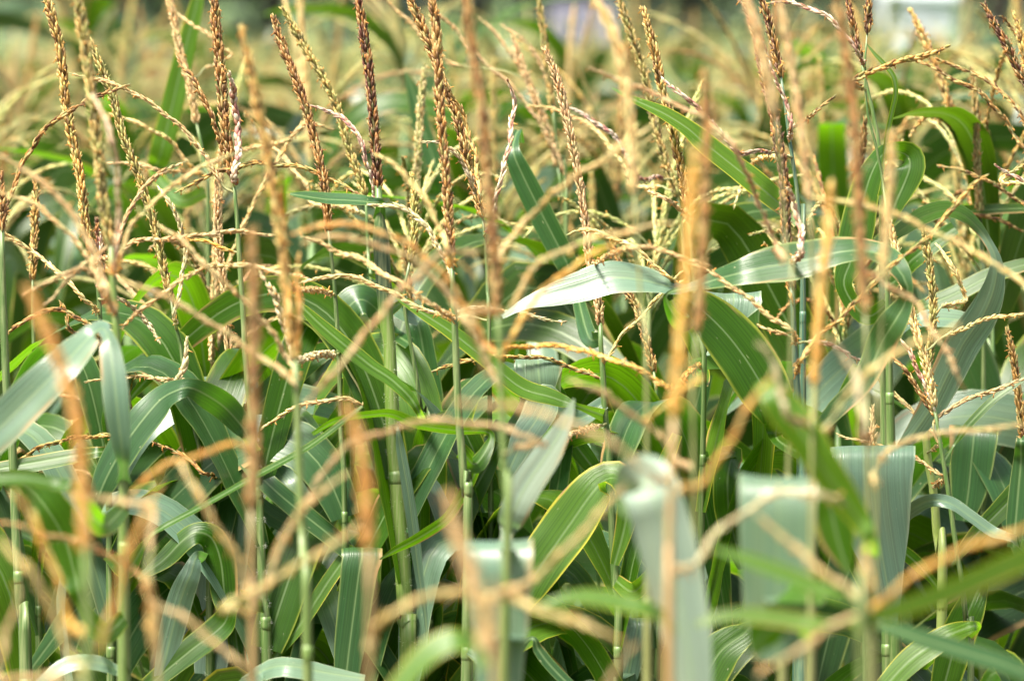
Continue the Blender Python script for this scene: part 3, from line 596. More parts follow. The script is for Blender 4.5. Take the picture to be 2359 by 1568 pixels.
# BRANCHES: style, distance, fatness, points tip -> base
BR = [
('brown',5.0,1.1,[(301,195),(246,212),(191,239),(137,270),(96,308),(62,359),(34,420),(16,480)]),
('tan',5.0,1.0,[(157,167),(212,181),(284,202),(325,226),(369,253),(410,287),(444,321),(478,366),(513,427)]),
('pink',4.1,1.0,[(210,215),(239,267),(260,325),(270,393),(273,513),(266,600)]),
('tan',4.1,1.2,[(0,359),(85,410),(154,478),(190,530),(235,630),(250,690)]),
('tan',4.2,1.1,[(0,440),(60,462),(130,510),(200,590),(245,690)]),
('tan',4.8,1.0,[(434,369),(376,396),(328,434),(308,472),(280,520),(268,580)]),
('tan',4.2,1.0,[(547,355),(478,376),(427,410),(369,451),(325,495),(297,533),(272,600)]),
('brown',5.0,1.0,[(402,444),(427,430),(461,417),(506,393),(547,386),(588,376),(649,379),(718,393),(769,417),(806,437),(845,462),(872,485)]),
('cream',5.0,1.0,[(362,427),(377,448),(393,472),(417,526),(426,586),(415,662),(403,727)]),
('cream',4.95,1.5,[(433,775),(431,800),(429,825),(420,850),(410,874)]),
('brown',5.0,1.3,[(407,130),(441,178),(478,246),(502,308),(520,370),(537,420)]),
('pink',4.97,1.7,[(528,161),(538,222),(547,290),(549,345),(540,405)]),
('pink',5.0,1.1,[(230,535),(231,580),(231,640)]),
('orange',4.1,1.5,[(646,393),(650,450),(652,533),(660,620),(668,720)]),
('orange',4.1,1.4,[(684,586),(687,660),(688,757),(683,826)]),
('cream',4.6,1.5,[(597,624),(613,650),(629,672),(649,730),(667,792),(676,830)]),
('tan',4.1,1.1,[(273,648),(320,656),(376,682),(430,710),(478,740),(564,798),(598,819),(640,852),(684,885)]),
('tan',4.2,1.1,[(366,515),(427,563),(478,614),(533,665),(581,710),(630,770),(676,850)]),
('tan',4.2,1.1,[(860,355),(897,373),(931,400),(959,434),(990,479),(1017,533),(1036,590)]),
('orange',3.95,1.2,[(665,545),(720,522),(778,518),(850,526),(915,550),(975,590),(1020,630),(1055,680),(1085,730),(1125,800)]),
('tan',3.95,1.1,[(690,560),(740,545),(778,548),(846,556),(914,583),(969,611),(1010,650),(1060,720),(1110,800),(1140,870)]),
('tan',4.5,1.0,[(690,545),(740,560),(778,580),(829,597),(880,628),(931,658),(976,686),(1010,713)]),
('pink',5.0,1.1,[(711,246),(740,250),(766,260),(786,270),(805,287),(829,321),(843,369),(858,427),(868,470)]),
('cream',4.8,1.2,[(846,468),(880,472),(921,479),(949,492),(983,523),(1010,570),(1036,620)]),
('tan',4.6,1.0,[(280,756),(328,710),(393,665),(437,631),(475,617),(506,610),(560,611),(598,616),(649,633),(680,665)]),
('tan',4.8,1.0,[(688,655),(745,637),(806,638),(850,650),(897,672),(950,700),(1005,722)]),
('brown',5.0,1.0,[(1024,191),(1058,246),(1078,301),(1095,359),(1102,420),(1108,470)]),
('cream',5.0,1.0,[(967,325),(990,328),(1017,332),(1051,355),(1071,383),(1090,430)]),
('pink',5.0,1.1,[(1167,181),(1181,212),(1184,240),(1181,273),(1171,342),(1157,400),(1143,455),(1130,520)]),
('tan',4.0,1.1,[(1506,287),(1444,328),(1376,376),(1324,407),(1266,455),(1219,499),(1181,546),(1154,585),(1145,640)]),
('tan',3.8,1.1,[(700,935),(740,890),(778,846),(829,785),(897,699),(966,628),(1010,590)]),
('tan',3.9,1.1,[(1555,518),(1495,520),(1420,539),(1370,550),(1324,566),(1256,597),(1215,640),(1170,720)]),
('orange',3.9,1.1,[(1430,545),(1393,570),(1324,614),(1256,662),(1215,715),(1185,760),(1160,820)]),
('tan',4.9,1.0,[(1304,539),(1330,532),(1359,532),(1410,546),(1447,563),(1480,585),(1520,620),(1546,645)]),
('tan',4.4,1.0,[(1640,615),(1581,597),(1540,580),(1495,572),(1450,570)]),
('tan',5.0,.8,[(1574,624),(1555,640),(1540,655),(1495,710),(1444,761),(1410,805),(1390,840)]),
('brown',5.0,1.0,[(996,853),(1020,846),(1051,840),(1085,828),(1119,823),(1154,822),(1188,821),(1239,823),(1290,836),(1342,855),(1382,873)]),
('orange',4.5,1.0,[(1157,802),(1222,797),(1290,798),(1342,807),(1393,822),(1444,840),(1495,863),(1550,895)]),
('cream',5.1,.9,[(1304,744),(1239,730),(1171,716),(1119,710),(1068,713),(1045,730)]),
('tan',4.9,1.0,[(1492,437),(1510,447),(1530,458),(1555,472),(1580,492)]),
('tan',4.2,1.1,[(1352,157),(1410,178),(1495,212),(1584,253),(1638,284),(1683,328),(1705,369),(1726,410),(1745,461),(1768,513),(1790,570)]),
('pink',4.9,1.0,[(1523,178),(1553,203),(1587,232),(1621,262),(1665,310),(1700,350)]),
('pink',4.9,1.0,[(1690,-20),(1725,30),(1754,96),(1775,154),(1792,195),(1815,245),(1822,300)]),
('pink',4.6,1.4,[(1815,430),(1825,460),(1836,490),(1845,530),(1846,580)]),
('brown',4.75,.9,[(1760,560),(1771,583),(1792,621),(1816,660),(1826,690)]),
('tan',4.6,.9,[(1553,590),(1590,606),(1628,624),(1689,662),(1758,716),(1800,745),(1829,768)]),
('brown',4.6,1.0,[(2275,400),(2236,434),(2202,468),(2161,523),(2134,548),(2083,590),(2031,633),(1980,689),(1929,737),(1894,768),(1860,805),(1842,832)]),
('tan',4.75,1.0,[(1744,751),(1766,758),(1792,764),(1815,772)]),
('pink',4.75,1.0,[(1990,830),(1960,818),(1930,803),(1895,790),(1855,785)]),
('pink',4.9,1.0,[(1771,5),(1815,8),(1860,17),(1885,27),(1905,38),(1932,65),(1960,95),(1978,125)]),
('brown',4.9,1.45,[(2190,108),(2165,116),(2134,126),(2098,136),(2065,144),(2038,154),(2014,161),(1990,175),(1966,190)]),
('brown',4.9,.8,[(1925,218),(1907,231),(1891,247),(1880,258),(1866,268)]),
('brown',5.3,1.0,[(2105,135),(2150,158),(2202,185),(2264,219),(2300,258),(2335,305),(2375,370)]),
('brown',5.3,1.0,[(2150,135),(2190,148),(2236,167),(2288,195),(2330,235),(2375,300)]),
('pink',4.95,1.0,[(2291,379),(2310,390),(2335,405),(2375,430)]),
('tan',4.95,1.1,[(2365,375),(2340,392),(2308,418)]),
('brown',5.3,.9,[(2305,38),(2325,58),(2346,82),(2365,130)]),
('tan',4.1,1.1,[(2223,904),(2214,880),(2202,850),(2168,792),(2134,737),(2100,689),(2041,655),(2000,630)]),
('tan',4.1,1.1,[(1867,451),(1910,460),(1963,468),(2010,478),(2065,494),(2117,520),(2202,556),(2271,596),(2365,660),(2420,720)]),
('tan',5.05,.9,[(2011,863),(2040,888),(2065,911),(2106,952),(2147,997),(2165,1020)]),
('brown',4.9,1.1,[(2046,800),(2060,822),(2083,850),(2113,894),(2141,939),(2158,965)]),
('pink',4.9,1.0,[(2060,755),(2075,785),(2100,819),(2120,865),(2140,910),(2155,950)]),
('tan',4.9,1.0,[(2375,868),(2339,881),(2296,896),(2253,911),(2215,927),(2185,942),(2160,962),(2152,985)]),
('tan',4.95,1.0,[(2375,722),(2330,725),(2300,729),(2270,737),(2240,746),(2219,756)]),
('tan',4.95,.8,[(1925,998),(1955,1008),(2000,1020),(2060,1035),(2130,1068),(2175,1100)]),
('brown',4.95,1.1,[(0,785),(34,757),(60,735),(85,723),(130,714),(171,727),(202,745),(228,775)]),
('tan',5.0,1.0,[(0,520),(14,538),(68,576),(100,598),(130,624),(171,662),(212,705)]),
('brown',4.95,.95,[(40,1060),(80,1036),(120,1021),(155,1010),(188,1007),(225,1003),(262,1006)]),
('tan',5.0,1.0,[(195,878),(245,875),(297,867),(328,867),(359,870),(395,877),(424,886)]),
('tan',5.0,1.0,[(600,990),(630,968),(667,945),(700,932),(735,925),(770,918),(800,920),(840,928)]),
('brown',5.0,.9,[(349,1017),(378,1027),(403,1040),(440,1063),(478,1092)]),
('brown',5.05,.7,[(306,863),(304,885),(299,920),(298,960)]),
('cream',5.0,1.1,[(370,795),(352,760),(328,730),(300,705),(272,686)]),
('tan',4.7,1.0,[(635,542),(600,538),(564,535),(506,535),(450,543),(400,550),(369,549),(325,554),(290,568),(268,600)]),
('orange',5.0,.9,[(420,548),(440,553),(478,559),(510,569),(547,582)]),
('tan',4.3,1.0,[(51,682),(85,662),(137,636),(191,621),(225,640),(252,690)]),
('tan',4.3,1.0,[(103,703),(147,655),(191,611),(226,586),(255,560)]),
('brown',5.0,.9,[(135,690),(155,720),(160,760)]),
# blurred, near
('orange',3.15,1.1,[(376,1108),(342,1169),(318,1215),(300,1255),(273,1357),(239,1460),(212,1528)]),
('tan',3.2,1.1,[(0,1238),(34,1279),(60,1310),(85,1340),(130,1426),(160,1500),(195,1560)]),
('orange',3.3,1.0,[(34,1125),(68,1186),(103,1255),(130,1330),(165,1440)]),
('brown',3.8,1.0,[(0,1203),(40,1212),(85,1224),(171,1245),(220,1262),(267,1285),(330,1330)]),
('tan',3.3,1.0,[(44,1357),(34,1400),(20,1443),(8,1500),(0,1560)]),
('tan',3.5,1.0,[(154,1138),(190,1146),(239,1152),(297,1156),(350,1170)]),
('tan',3.5,1.1,[(410,1060),(435,1100),(461,1145),(506,1224),(547,1289),(572,1357),(580,1420)]),
('orange',3.7,1.0,[(280,1170),(330,1105),(375,1078),(430,1055),(496,1036),(547,1024),(580,1040)]),
('tan',3.4,1.0,[(342,1375),(390,1405),(427,1426),(513,1494),(575,1550)]),
('tan',3.5,1.1,[(806,1084),(760,1120),(718,1149),(690,1180),(660,1230),(625,1310),(592,1400)]),
('tan',3.4,1.1,[(830,1205),(790,1235),(752,1265),(684,1303),(615,1344),(560,1375),(513,1400)]),
('tan',3.2,1.2,[(1430,1475),(1410,1463),(1360,1445),(1307,1426),(1222,1395),(1170,1378),(1119,1368),(1068,1364),(1000,1371),(931,1392),(880,1430),(855,1470)]),
('tan',3.8,1.0,[(700,1170),(750,1080),(795,1031),(840,1008),(880,997),(920,982),(966,973),(1034,969),(1102,976),(1171,990),(1249,1020)]),
('tan',3.15,1.0,[(1030,925),(1085,928),(1140,932),(1188,939),(1273,959),(1359,997),(1444,1045),(1500,1090)]),
('tan',3.8,1.0,[(1307,870),(1340,882),(1376,898),(1427,932),(1478,969),(1529,1014),(1560,1060)]),
('cream',3.4,1.1,[(1945,1165),(1925,1152),(1877,1138),(1840,1133),(1809,1135),(1758,1152),(1689,1197),(1631,1251),(1600,1300)]),
('orange',3.2,1.1,[(2400,1205),(2359,1217),(2270,1248),(2225,1262),(2185,1279),(2100,1330),(2050,1368),(2010,1400)]),
('orange',3.35,.95,[(1780,858),(1741,911),(1700,980),(1680,1018),(1655,1054),(1638,1080),(1618,1115)]),
('tan',3.2,1.1,[(1740,1180),(1800,1235),(1860,1285),(1915,1330),(1965,1370),(2000,1400)]),
('tan',3.1,1.1,[(1740,1560),(1800,1520),(1860,1480),(1920,1445),(1985,1410)]),
('cream',3.5,1.2,[(1910,775),(1930,800),(1955,840),(1975,880),(1983,930),(1988,990)]),
('cream',3.5,1.2,[(1745,780),(1765,810),(1785,850),(1800,900),(1815,960)]),
('tan',4.0,1.0,[(2359,980),(2300,985),(2200,995),(2100,1010),(2050,1040),(2010,1090)]),
('tan',3.6,1.0,[(2210,745),(2150,775),(2080,805),(2020,840),(1960,900),(1920,960),(1890,1000)]),
('tan',3.4,1.0,[(1440,1110),(1400,1160),(1350,1215),(1300,1265),(1220,1340)]),
('tan',3.2,1.0,[(1470,1480),(1430,1530),(1400,1568),(1380,1600)]),
('tan',3.3,1.0,[(1165,900),(1120,850),(1100,790),(1080,720)]),
('orange',3.7,1.0,[(1480,970),(1560,910),(1610,870)]),
('tan',4.6,1.0,[(1290,990),(1260,1030)]),
# soft, behind
('tan',5.9,1.0,[(985,-10),(1010,30),(1060,80),(1100,130),(1180,200),(1240,280),(1290,370),(1310,430)]),
('tan',5.9,1.0,[(890,0),(930,40),(990,100),(1050,150)]),
('tan',6.2,1.0,[(1100,40),(1140,75),(1180,130),(1215,190),(1240,250)]),
('tan',6.0,1.0,[(1150,55),(1190,80),(1230,120),(1255,170),(1275,230)]),
('tan',5.6,1.0,[(1215,240),(1260,250),(1310,265),(1360,290),(1400,330),(1440,390),(1462,430)]),
('pink',5.4,1.2,[(1310,245),(1350,270),(1400,300),(1440,350),(1470,410)]),
('tan',5.8,1.0,[(400,30),(450,60),(500,100),(530,130)]),
('tan',5.6,1.0,[(250,260),(290,275),(330,290),(370,310),(410,345),(440,385)]),
('tan',5.6,1.0,[(560,260),(590,290),(620,330),(660,370),(700,420),(725,470)]),
('tan',5.5,1.0,[(245,380),(290,375),(330,380),(370,395)]),
('tan',5.5,1.0,[(770,300),(745,290),(715,285),(690,300),(640,330)]),
('brown',5.4,.9,[(2160,380),(2200,390),(2240,400),(2290,425),(2359,470)]),
('tan',5.3,1.0,[(1690,480),(1700,450),(1720,410),(1740,370)]),
('tan',5.2,1.0,[(2155,560),(2180,590),(2200,630),(2225,690)]),
]
# LEAVES: material, distance, points base -> tip as (x, y, visible width, roll, extra distance)
# roll > 0 leans the upper (or right) edge away from the camera
LV = [
# hooked leaf, left
('pale',4.27,[(285,1075,18,0,0),(283,1050,34,-8,-.02),(272,960,56,-8,-.03),(264,880,60,-8,-.03),(254,805,48,-12,-.02),(247,770,30,-30,-.01),(236,757,40,40,.02),(215,766,60,45,.03),(188,795,78,35,.02),(137,850,92,25,0),(68,918,98,15,0),(0,985,96,10,0),(-80,1060,80,0,0)],'dark'),
# folded leaf
('blue',4.85,[(573,1010,26,0,.04),(560,985,48,0,.03),(520,940,64,-10,.02),(480,912,60,-20,.0),(440,893,44,-10,-.01),(412,897,46,30,-.01),(372,918,62,35,0),(330,965,72,25,0),(290,1020,74,20,0),(250,1090,66,10,0),(225,1150,40,0,0),(205,1230,14,0,0)],'blue'),
('leaf',4.9,[(245,1040,22,30,0),(171,1050,34,35,0),(85,1065,38,40,0),(0,1080,34,40,0),(-60,1090,26,40,0)],''),
('leaf',4.1,[(175,1130,30,20,0),(137,1118,30,40,0),(68,1104,28,50,0),(0,1104,24,50,0),(-50,1110,20,50,0)],''),
('leaf',4.2,[(185,1380,30,-20,0),(171,1320,70,-30,0),(147,1238,96,-35,0),(103,1165,88,-40,0),(60,1120,60,-50,.03),(0,1100,30,-40,.05)],''),
('leaf',4.75,[(340,1242,10,50,0),(376,1214,12,55,0),(478,1159,14,60,0),(581,1101,15,60,0),(704,1033,14,60,0),(806,958,12,50,0),(835,935,5,40,0)],''),
('leaf',5.0,[(520,1420,40,0,0),(516,1360,64,-10,0),(508,1290,68,-20,0),(488,1240,60,-30,0),(455,1226,50,20,0),(420,1245,46,35,0),(376,1290,40,30,0),(318,1332,10,20,0)],''),
('leaf',4.9,[(540,1390,30,30,0),(513,1440,60,30,0),(444,1494,58,25,0),(400,1530,50,20,0),(340,1580,40,20,0)],''),
('pale',4.9,[(455,1280,22,0,.02),(440,1320,46,10,0),(420,1370,58,15,0),(400,1440,60,10,0),(385,1500,50,0,0),(369,1560,30,0,0)],'pale'),
('lime',5.0,[(805,1262,16,0,0),(790,1290,30,20,0),(752,1345,34,25,0),(700,1426,32,25,0),(660,1480,24,20,0),(622,1530,6,0,0)],''),
('blue',5.0,[(520,1020,20,30,.05),(560,1052,40,30,.03),(615,1112,46,25,0),(684,1172,48,25,0),(769,1240,44,20,0),(840,1310,30,20,0)],''),
('pale',5.1,[(580,1020,24,40,.05),(620,1065,50,30,.03),(667,1118,56,20,0),(720,1180,44,10,0),(770,1240,18,0,0)],'pale'),
('pale',5.15,[(560,1120,20,30,0),(608,1176,44,40,0),(684,1224,50,40,0),(752,1289,40,30,0),(800,1340,16,20,0)],'pale'),
('pale',4.7,[(560,1580,30,60,.05),(602,1545,40,50,.03),(650,1532,44,50,0),(700,1538,44,50,0),(760,1550,36,50,0),(840,1562,20,40,0)],'pale'),
('pale',4.6,[(280,1545,20,50,.02),(240,1528,34,45,0),(200,1522,38,45,0),(150,1530,36,45,0),(100,1565,24,40,0),(70,1600,16,30,0)],'pale'),
('leaf',5.1,[(560,990,30,20,0),(598,930,56,20,0),(667,868,62,20,0),(730,820,50,20,0),(790,790,24,20,0)],''),
('leaf',5.2,[(700,960,30,20,0),(660,960,52,20,0),(600,965,60,10,0),(540,1030,50,0,0),(500,1080,30,0,0)],''),
('lime',4.95,[(968,955,16,20,.02),(945,915,26,25,0),(900,872,32,30,0),(860,846,34,30,0),(829,822,36,30,0),(778,781,36,35,0),(735,744,30,35,0),(700,710,18,30,0),(684,695,5,20,0)],''),
('lime',4.95,[(1330,935,14,10,0),(1300,925,28,20,0),(1262,912,38,25,0),(1222,902,42,30,0),(1188,885,42,30,0),(1136,842,38,30,0),(1085,800,36,30,0),(1034,761,32,35,0),(983,728,26,35,0),(940,702,16,35,0),(912,686,4,30,0)],''),
('blue',5.2,[(900,760,30,20,.04),(870,715,56,30,.02),(835,690,66,40,0),(805,705,70,30,0),(780,750,60,10,0),(762,800,30,0,0)],'blue'),
('pale',5.2,[(880,690,20,40,0),(905,704,34,50,0),(930,722,38,50,0),(965,742,22,40,0)],'pale'),
('blue',5.3,[(940,700,24,0,0),(965,755,48,0,0),(980,840,56,0,0),(990,900,58,0,0),(1000,963,52,0,0),(1005,1030,36,0,0)],'blue'),
('blue', 5.02, [(850, 943, 61, 0, 0.06), (850, 887, 72, 0, 0.038), (850, 854.4, 76, 0, 0.0261), (850, 842.4, 76, 0, 0.021), (850, 838.0, 76, 0, 0.014), (850, 841.1, 76, 0, 0.0081), (850, 849.8, 76, 0, 0.0033), (850, 860.7, 76, 0, 0.0007), (848, 890, 72, 0, -0.002), (856, 950, 62, 0, -0.002), (866, 1010, 48, 0, -0.002), (872, 1070, 28, 0, -0.002), (876, 1120, 8, 0, -0.002)], 'hang'),
('pale',4.97,[(915,985,8,0,0),(922,1033,20,30,0),(940,1135,26,35,0),(954,1238,26,35,0),(965,1323,20,30,0),(978,1400,12,20,0),(984,1470,4,0,0)],'pale'),
('lime',5.0,[(925,690,14,20,.03),(890,650,20,20,.02),(860,636,10,20,0),(845,632,3,20,0)],''),
('blue',4.97,[(876,470,20,10,.02),(868,466,20,50,.01),(850,465,22,60,0),(806,462,24,62,0),(750,459,24,62,0),(700,452,18,60,0),(668,447,5,50,0)],'pale'),
('blue',5.35,[(1330,680,30,-10,0),(1311,617,50,-15,0),(1275,545,60,-20,0),(1232,461,60,-20,0),(1200,395,52,-20,0),(1182,350,36,-20,0),(1186,318,22,-20,.02),(1196,300,14,-10,.04),(1202,330,12,-10,.08)],'dark'),
('blue',6.4,[(1030,470,20,0,0),(1013,410,44,0,0),(996,359,46,0,0),(972,291,44,0,0),(955,222,34,0,0),(935,165,8,0,0)],''),
('lime',6.2,[(360,400,30,0,0),(369,359,52,0,0),(390,273,52,0,0),(410,188,50,0,0),(434,85,42,0,0),(455,0,30,0,0),(465,-60,16,0,0)],''),
('lime',4.98,[(1810,485,20,40,.03),(1799,472,42,40,.02),(1758,437,54,40,0),(1689,382,52,42,0),(1621,328,46,42,0),(1584,296,38,42,0),(1530,262,30,42,0),(1461,230,16,40,0),(1410,203,3,30,0)],'green'),
# striped pale leaf
('pale',4.9,[(1600,665,12,30,.03),(1575,664,20,40,.02),(1547,661,34,40,.0),(1510,652,50,40,0),(1478,645,62,38,0),(1410,640,78,32,0),(1341,660,72,25,0),(1273,680,50,30,0),(1210,700,26,40,0),(1157,730,10,40,0)],'striped'),
# big arching leaf
('blue',4.7,[(1535,680,8,40,.05),(1600,660,22,40,.03),(1655,642,44,35,.02),(1700,630,58,32,0),(1758,616,78,28,0),(1810,608,86,28,0),(1860,598,82,30,0),(1915,584,70,38,0),(1963,577,58,45,0),(2010,580,50,50,0),(2050,600,48,45,-.02),(2078,632,40,30,-.03),(2092,668,24,-10,-.03),(2082,705,46,-28,-.02),(2058,745,66,-25,-.02),(2031,790,68,-20,0),(2008,843,58,-15,0),(1980,890,52,-10,0),(1929,940,44,-10,0),(1890,985,30,-10,0)],''),
('pale', 5.0, [(1690, 781, 102, 0, 0.06), (1690, 725, 122, 0, 0.038), (1690, 691.5, 128, 0, 0.0261), (1690, 679.4, 128, 0, 0.021), (1690, 675.0, 128, 0, 0.014), (1690, 678.1, 128, 0, 0.0081), (1690, 686.8, 128, 0, 0.0033), (1690, 697.8, 128, 0, 0.0007), (1686, 720, 80, 0, -0.002), (1680, 740, 56, 0, -0.002), (1670, 772, 18, 0, -0.002)], 'top'),
('leaf',4.95,[(1790,1010,30,0,0),(1790,960,80,10,0),(1762,900,118,15,0),(1720,830,130,18,0),(1670,765,118,20,0),(1615,712,84,20,0),(1570,680,44,20,0),(1548,665,10,20,0)],'rib'),
('lime',5.1,[(1620,860,30,-20,0),(1600,790,40,-20,0),(1570,730,36,-20,0),(1548,690,14,-20,0)],''),
# curled folded leaf, upper right
('leaf',4.95,[(1945,660,40,-30,.02),(1960,600,66,-30,.02),(1975,530,78,-30,.02),(1992,450,70,-35,.02),(2010,395,56,-40,.02),(2032,358,40,-50,.02),(2060,349,36,55,.0),(2090,358,58,40,-.01),(2096,385,74,28,-.02),(2082,425,66,20,-.02),(2062,470,44,10,-.02),(2045,520,20,0,-.02)],'curl'),
('lime',4.95,[(2032,420,6,0,0),(2041,325,10,20,0),(2055,256,12,30,0),(2063,215,12,30,0),(2058,178,12,30,0),(2038,150,11,30,0),(2015,125,8,30,0),(1997,102,3,20,0)],''),
('pale',5.0,[(2040,575,8,40,.02),(2065,540,26,45,.0),(2100,514,36,50,0),(2134,496,42,52,0),(2178,484,40,55,0),(2219,495,36,50,0),(2253,525,26,40,0),(2275,555,20,-20,0),(2293,590,24,-30,0),(2296,630,40,-30,0),(2285,680,60,-25,0),(2262,730,74,-22,0),(2219,792,80,-20,0),(2185,860,76,-18,0),(2151,928,62,-15,0),(2110,990,44,-10,0),(2060,1050,16,-10,0)],'white'),
('leaf',5.35,[(2081,740,20,30,0),(2127,708,34,30,0),(2202,676,40,30,0),(2281,636,38,30,0),(2359,610,30,30,0),(2420,600,20,20,0)],''),
('leaf',5.3,[(2070,640,30,20,0),(2095,604,46,20,0),(2151,559,46,20,0),(2200,525,30,20,0)],''),
('pale',5.2,[(2080,760,16,40,0),(2120,738,34,48,0),(2170,734,42,50,0),(2220,740,36,48,0),(2262,760,14,40,0)],'pale'),
('leaf',4.95,[(2192,1034,5,30,0),(2215,1000,14,35,0),(2236,973,18,35,0),(2287,922,18,35,0),(2339,885,14,35,0),(2375,860,10,30,0)],''),
('pale',4.85,[(2330,1240,18,50,0),(2287,1226,24,50,0),(2236,1190,28,50,0),(2185,1158,30,55,0),(2134,1154,30,-40,0),(2065,1197,34,-45,0),(2025,1232,16,-40,0),(2005,1250,5,-30,0)],'arch'),
# broad hanging striped leaf
('pale', 4.82, [(2011, 1183, 157, 0, 0.072), (2011, 1099, 186, 0, 0.05), (2011, 1050.5, 196, 0, 0.0373), (2011, 1032.6, 196, 0, 0.03), (2011, 1026.0, 196, 0, 0.02), (2011, 1030.6, 196, 0, 0.0115), (2011, 1043.5, 196, 0, 0.0047), (2011, 1059.8, 196, 0, 0.001), (2012, 1100, 184, 0, -0.002), (2016, 1160, 168, 0, -0.002), (2025, 1230, 142, 0, -0.002), (2036, 1300, 100, 0, -0.002), (2048, 1370, 60, 0, -0.002), (2056, 1440, 20, 0, -0.002)], 'broad'),
('blue', 5.35, [(2243, 1080, 90, 0, 0.06), (2243, 1027, 106, 0, 0.038), (2243, 996.4, 112, 0, 0.0261), (2243, 985.1, 112, 0, 0.021), (2243, 981.0, 112, 0, 0.014), (2243, 983.9, 112, 0, 0.0081), (2243, 992.0, 112, 0, 0.0033), (2243, 1002.3, 112, 0, 0.0007), (2241, 1030, 108, 0, -0.002), (2236, 1080, 100, 0, -0.002), (2230, 1140, 80, 0, -0.002), (2220, 1200, 40, 0, -0.002)], 'hang'),
# near, blurred, lower right
('pale', 3.75, [(1792, 1299, 142, 0, 0.072), (1792, 1192, 169, 0, 0.05), (1792, 1129.5, 178, 0, 0.0373), (1792, 1106.4, 178, 0, 0.03), (1792, 1098.0, 178, 0, 0.02), (1792, 1103.9, 178, 0, 0.0115), (1792, 1120.5, 178, 0, 0.0047), (1792, 1141.5, 178, 0, 0.001), (1792, 1180, 176, 0, -0.002), (1790, 1250, 170, 0, -0.002), (1789, 1340, 160, 0, -0.002), (1788, 1420, 146, 0, -0.002), (1790, 1520, 110, 0, -0.002)], 'near'),
('pale', 3.95, [(1150, 1436, 125, 0, 0.072), (1150, 1335, 148, 0, 0.05), (1150, 1274.9, 156, 0, 0.0373), (1150, 1253.0, 156, 0, 0.03), (1150, 1245.0, 156, 0, 0.02), (1150, 1250.6, 156, 0, 0.0115), (1150, 1266.3, 156, 0, 0.0047), (1150, 1286.3, 156, 0, 0.001), (1152, 1320, 150, 0, -0.002), (1152, 1400, 140, 0, -0.002), (1150, 1500, 120, 0, -0.002), (1150, 1600, 100, 0, -0.002)], 'near'),
('white',3.6,[(1440,1160,50,0,.09),(1452,1130,90,0,.06),(1468,1112,124,10,.03),(1488,1112,136,20,.0),(1506,1140,140,22,-.02),(1524,1200,140,18,-.02),(1546,1290,134,12,-.02),(1566,1380,124,8,-.02),(1582,1470,112,5,-.02),(1592,1568,96,0,-.02),(1600,1660,70,0,-.02)],'nearwhite'),
('lime',4.85,[(1175,1425,40,10,0),(1222,1340,92,18,0),(1270,1268,112,22,0),(1318,1200,118,22,0),(1360,1140,100,22,0),(1392,1106,70,40,0),(1420,1102,54,60,-.01),(1440,1125,52,30,-.02),(1445,1170,50,10,-.02),(1435,1230,40,0,-.02),(1415,1300,20,0,-.02)],'broadgreen'),
('blue', 4.95, [(834, 1367, 75, 0, 0.06), (834, 1310, 89, 0, 0.038), (834, 1276.7, 94, 0, 0.0261), (834, 1264.5, 94, 0, 0.021), (834, 1260.0, 94, 0, 0.014), (834, 1263.1, 94, 0, 0.0081), (834, 1271.9, 94, 0, 0.0033), (834, 1283.1, 94, 0, 0.0007), (828, 1310, 86, 0, -0.002), (820, 1370, 80, 0, -0.002), (815, 1410, 78, 0, -0.002), (806, 1480, 72, 0, -0.002), (798, 1550, 60, 0, -0.002), (792, 1620, 50, 0, -0.002)], 'hang'),
('leaf',4.92,[(1112,1040,12,-10,0),(1090,1100,20,-30,0),(1051,1165,24,-40,0),(1024,1200,26,-40,0),(966,1238,24,-40,0),(914,1265,16,-40,0),(875,1288,3,-30,0)],''),
('leaf',5.05,[(935,1390,30,0,0),(968,1350,62,5,0),(1010,1280,72,10,0),(1044,1220,70,10,0),(1080,1150,62,10,0),(1119,1080,46,10,0),(1150,1020,20,10,0)],''),
('pale', 5.0, [(1240, 934, 90, 0, 0.06), (1240, 878, 106, 0, 0.038), (1240, 844.5, 112, 0, 0.0261), (1240, 832.4, 112, 0, 0.021), (1240, 828.0, 112, 0, 0.014), (1240, 831.1, 112, 0, 0.0081), (1240, 839.8, 112, 0, 0.0033), (1240, 850.8, 112, 0, 0.0007), (1242, 870, 96, 0, -0.002), (1244, 890, 80, 0, -0.002), (1246, 908, 60, 0, -0.002), (1240, 930, 40, 0, -0.002)], 'top'),
('pale',4.98,[(1262,905,40,20,0),(1252,935,76,30,0),(1234,970,72,30,0),(1208,1008,60,20,0),(1188,1050,44,10,0),(1165,1100,20,0,0)],'striped2'),
('white',4.2,[(1168,1230,30,0,0),(1180,1190,64,0,0),(1200,1140,72,5,0),(1225,1098,72,5,0),(1262,1045,66,5,0),(1290,997,46,5,0),(1310,955,26,5,0),(1322,918,4,0,0)],'nearpale'),
('lime',3.6,[(2003,1240,30,-20,0),(1985,1205,48,-30,0),(1940,1140,66,-35,0),(1895,1075,76,-35,0),(1850,1000,84,-20,0),(1810,945,84,10,0),(1778,905,60,20,0),(1750,880,30,20,.02)],'nearlime'),
('leaf',3.9,[(1900,1090,40,0,.02),(1905,1130,80,0,0),(1918,1190,90,-5,0),(1930,1240,80,-5,0),(1945,1290,40,-5,0),(1955,1320,10,0,0)],''),
('lime',3.1,[(1990,1425,24,-20,0),(2031,1415,36,-20,0),(2117,1388,46,-20,0),(2202,1357,52,-20,0),(2270,1326,54,-20,0),(2359,1285,54,-20,0),(2430,1250,46,-20,0)],'nearbar'),
('lime',3.2,[(1990,1400,18,40,.02),(1940,1375,30,40,0),(1877,1350,34,40,0),(1809,1322,34,40,0),(1724,1290,30,40,0),(1665,1270,18,40,0),(1640,1262,5,40,0)],''),
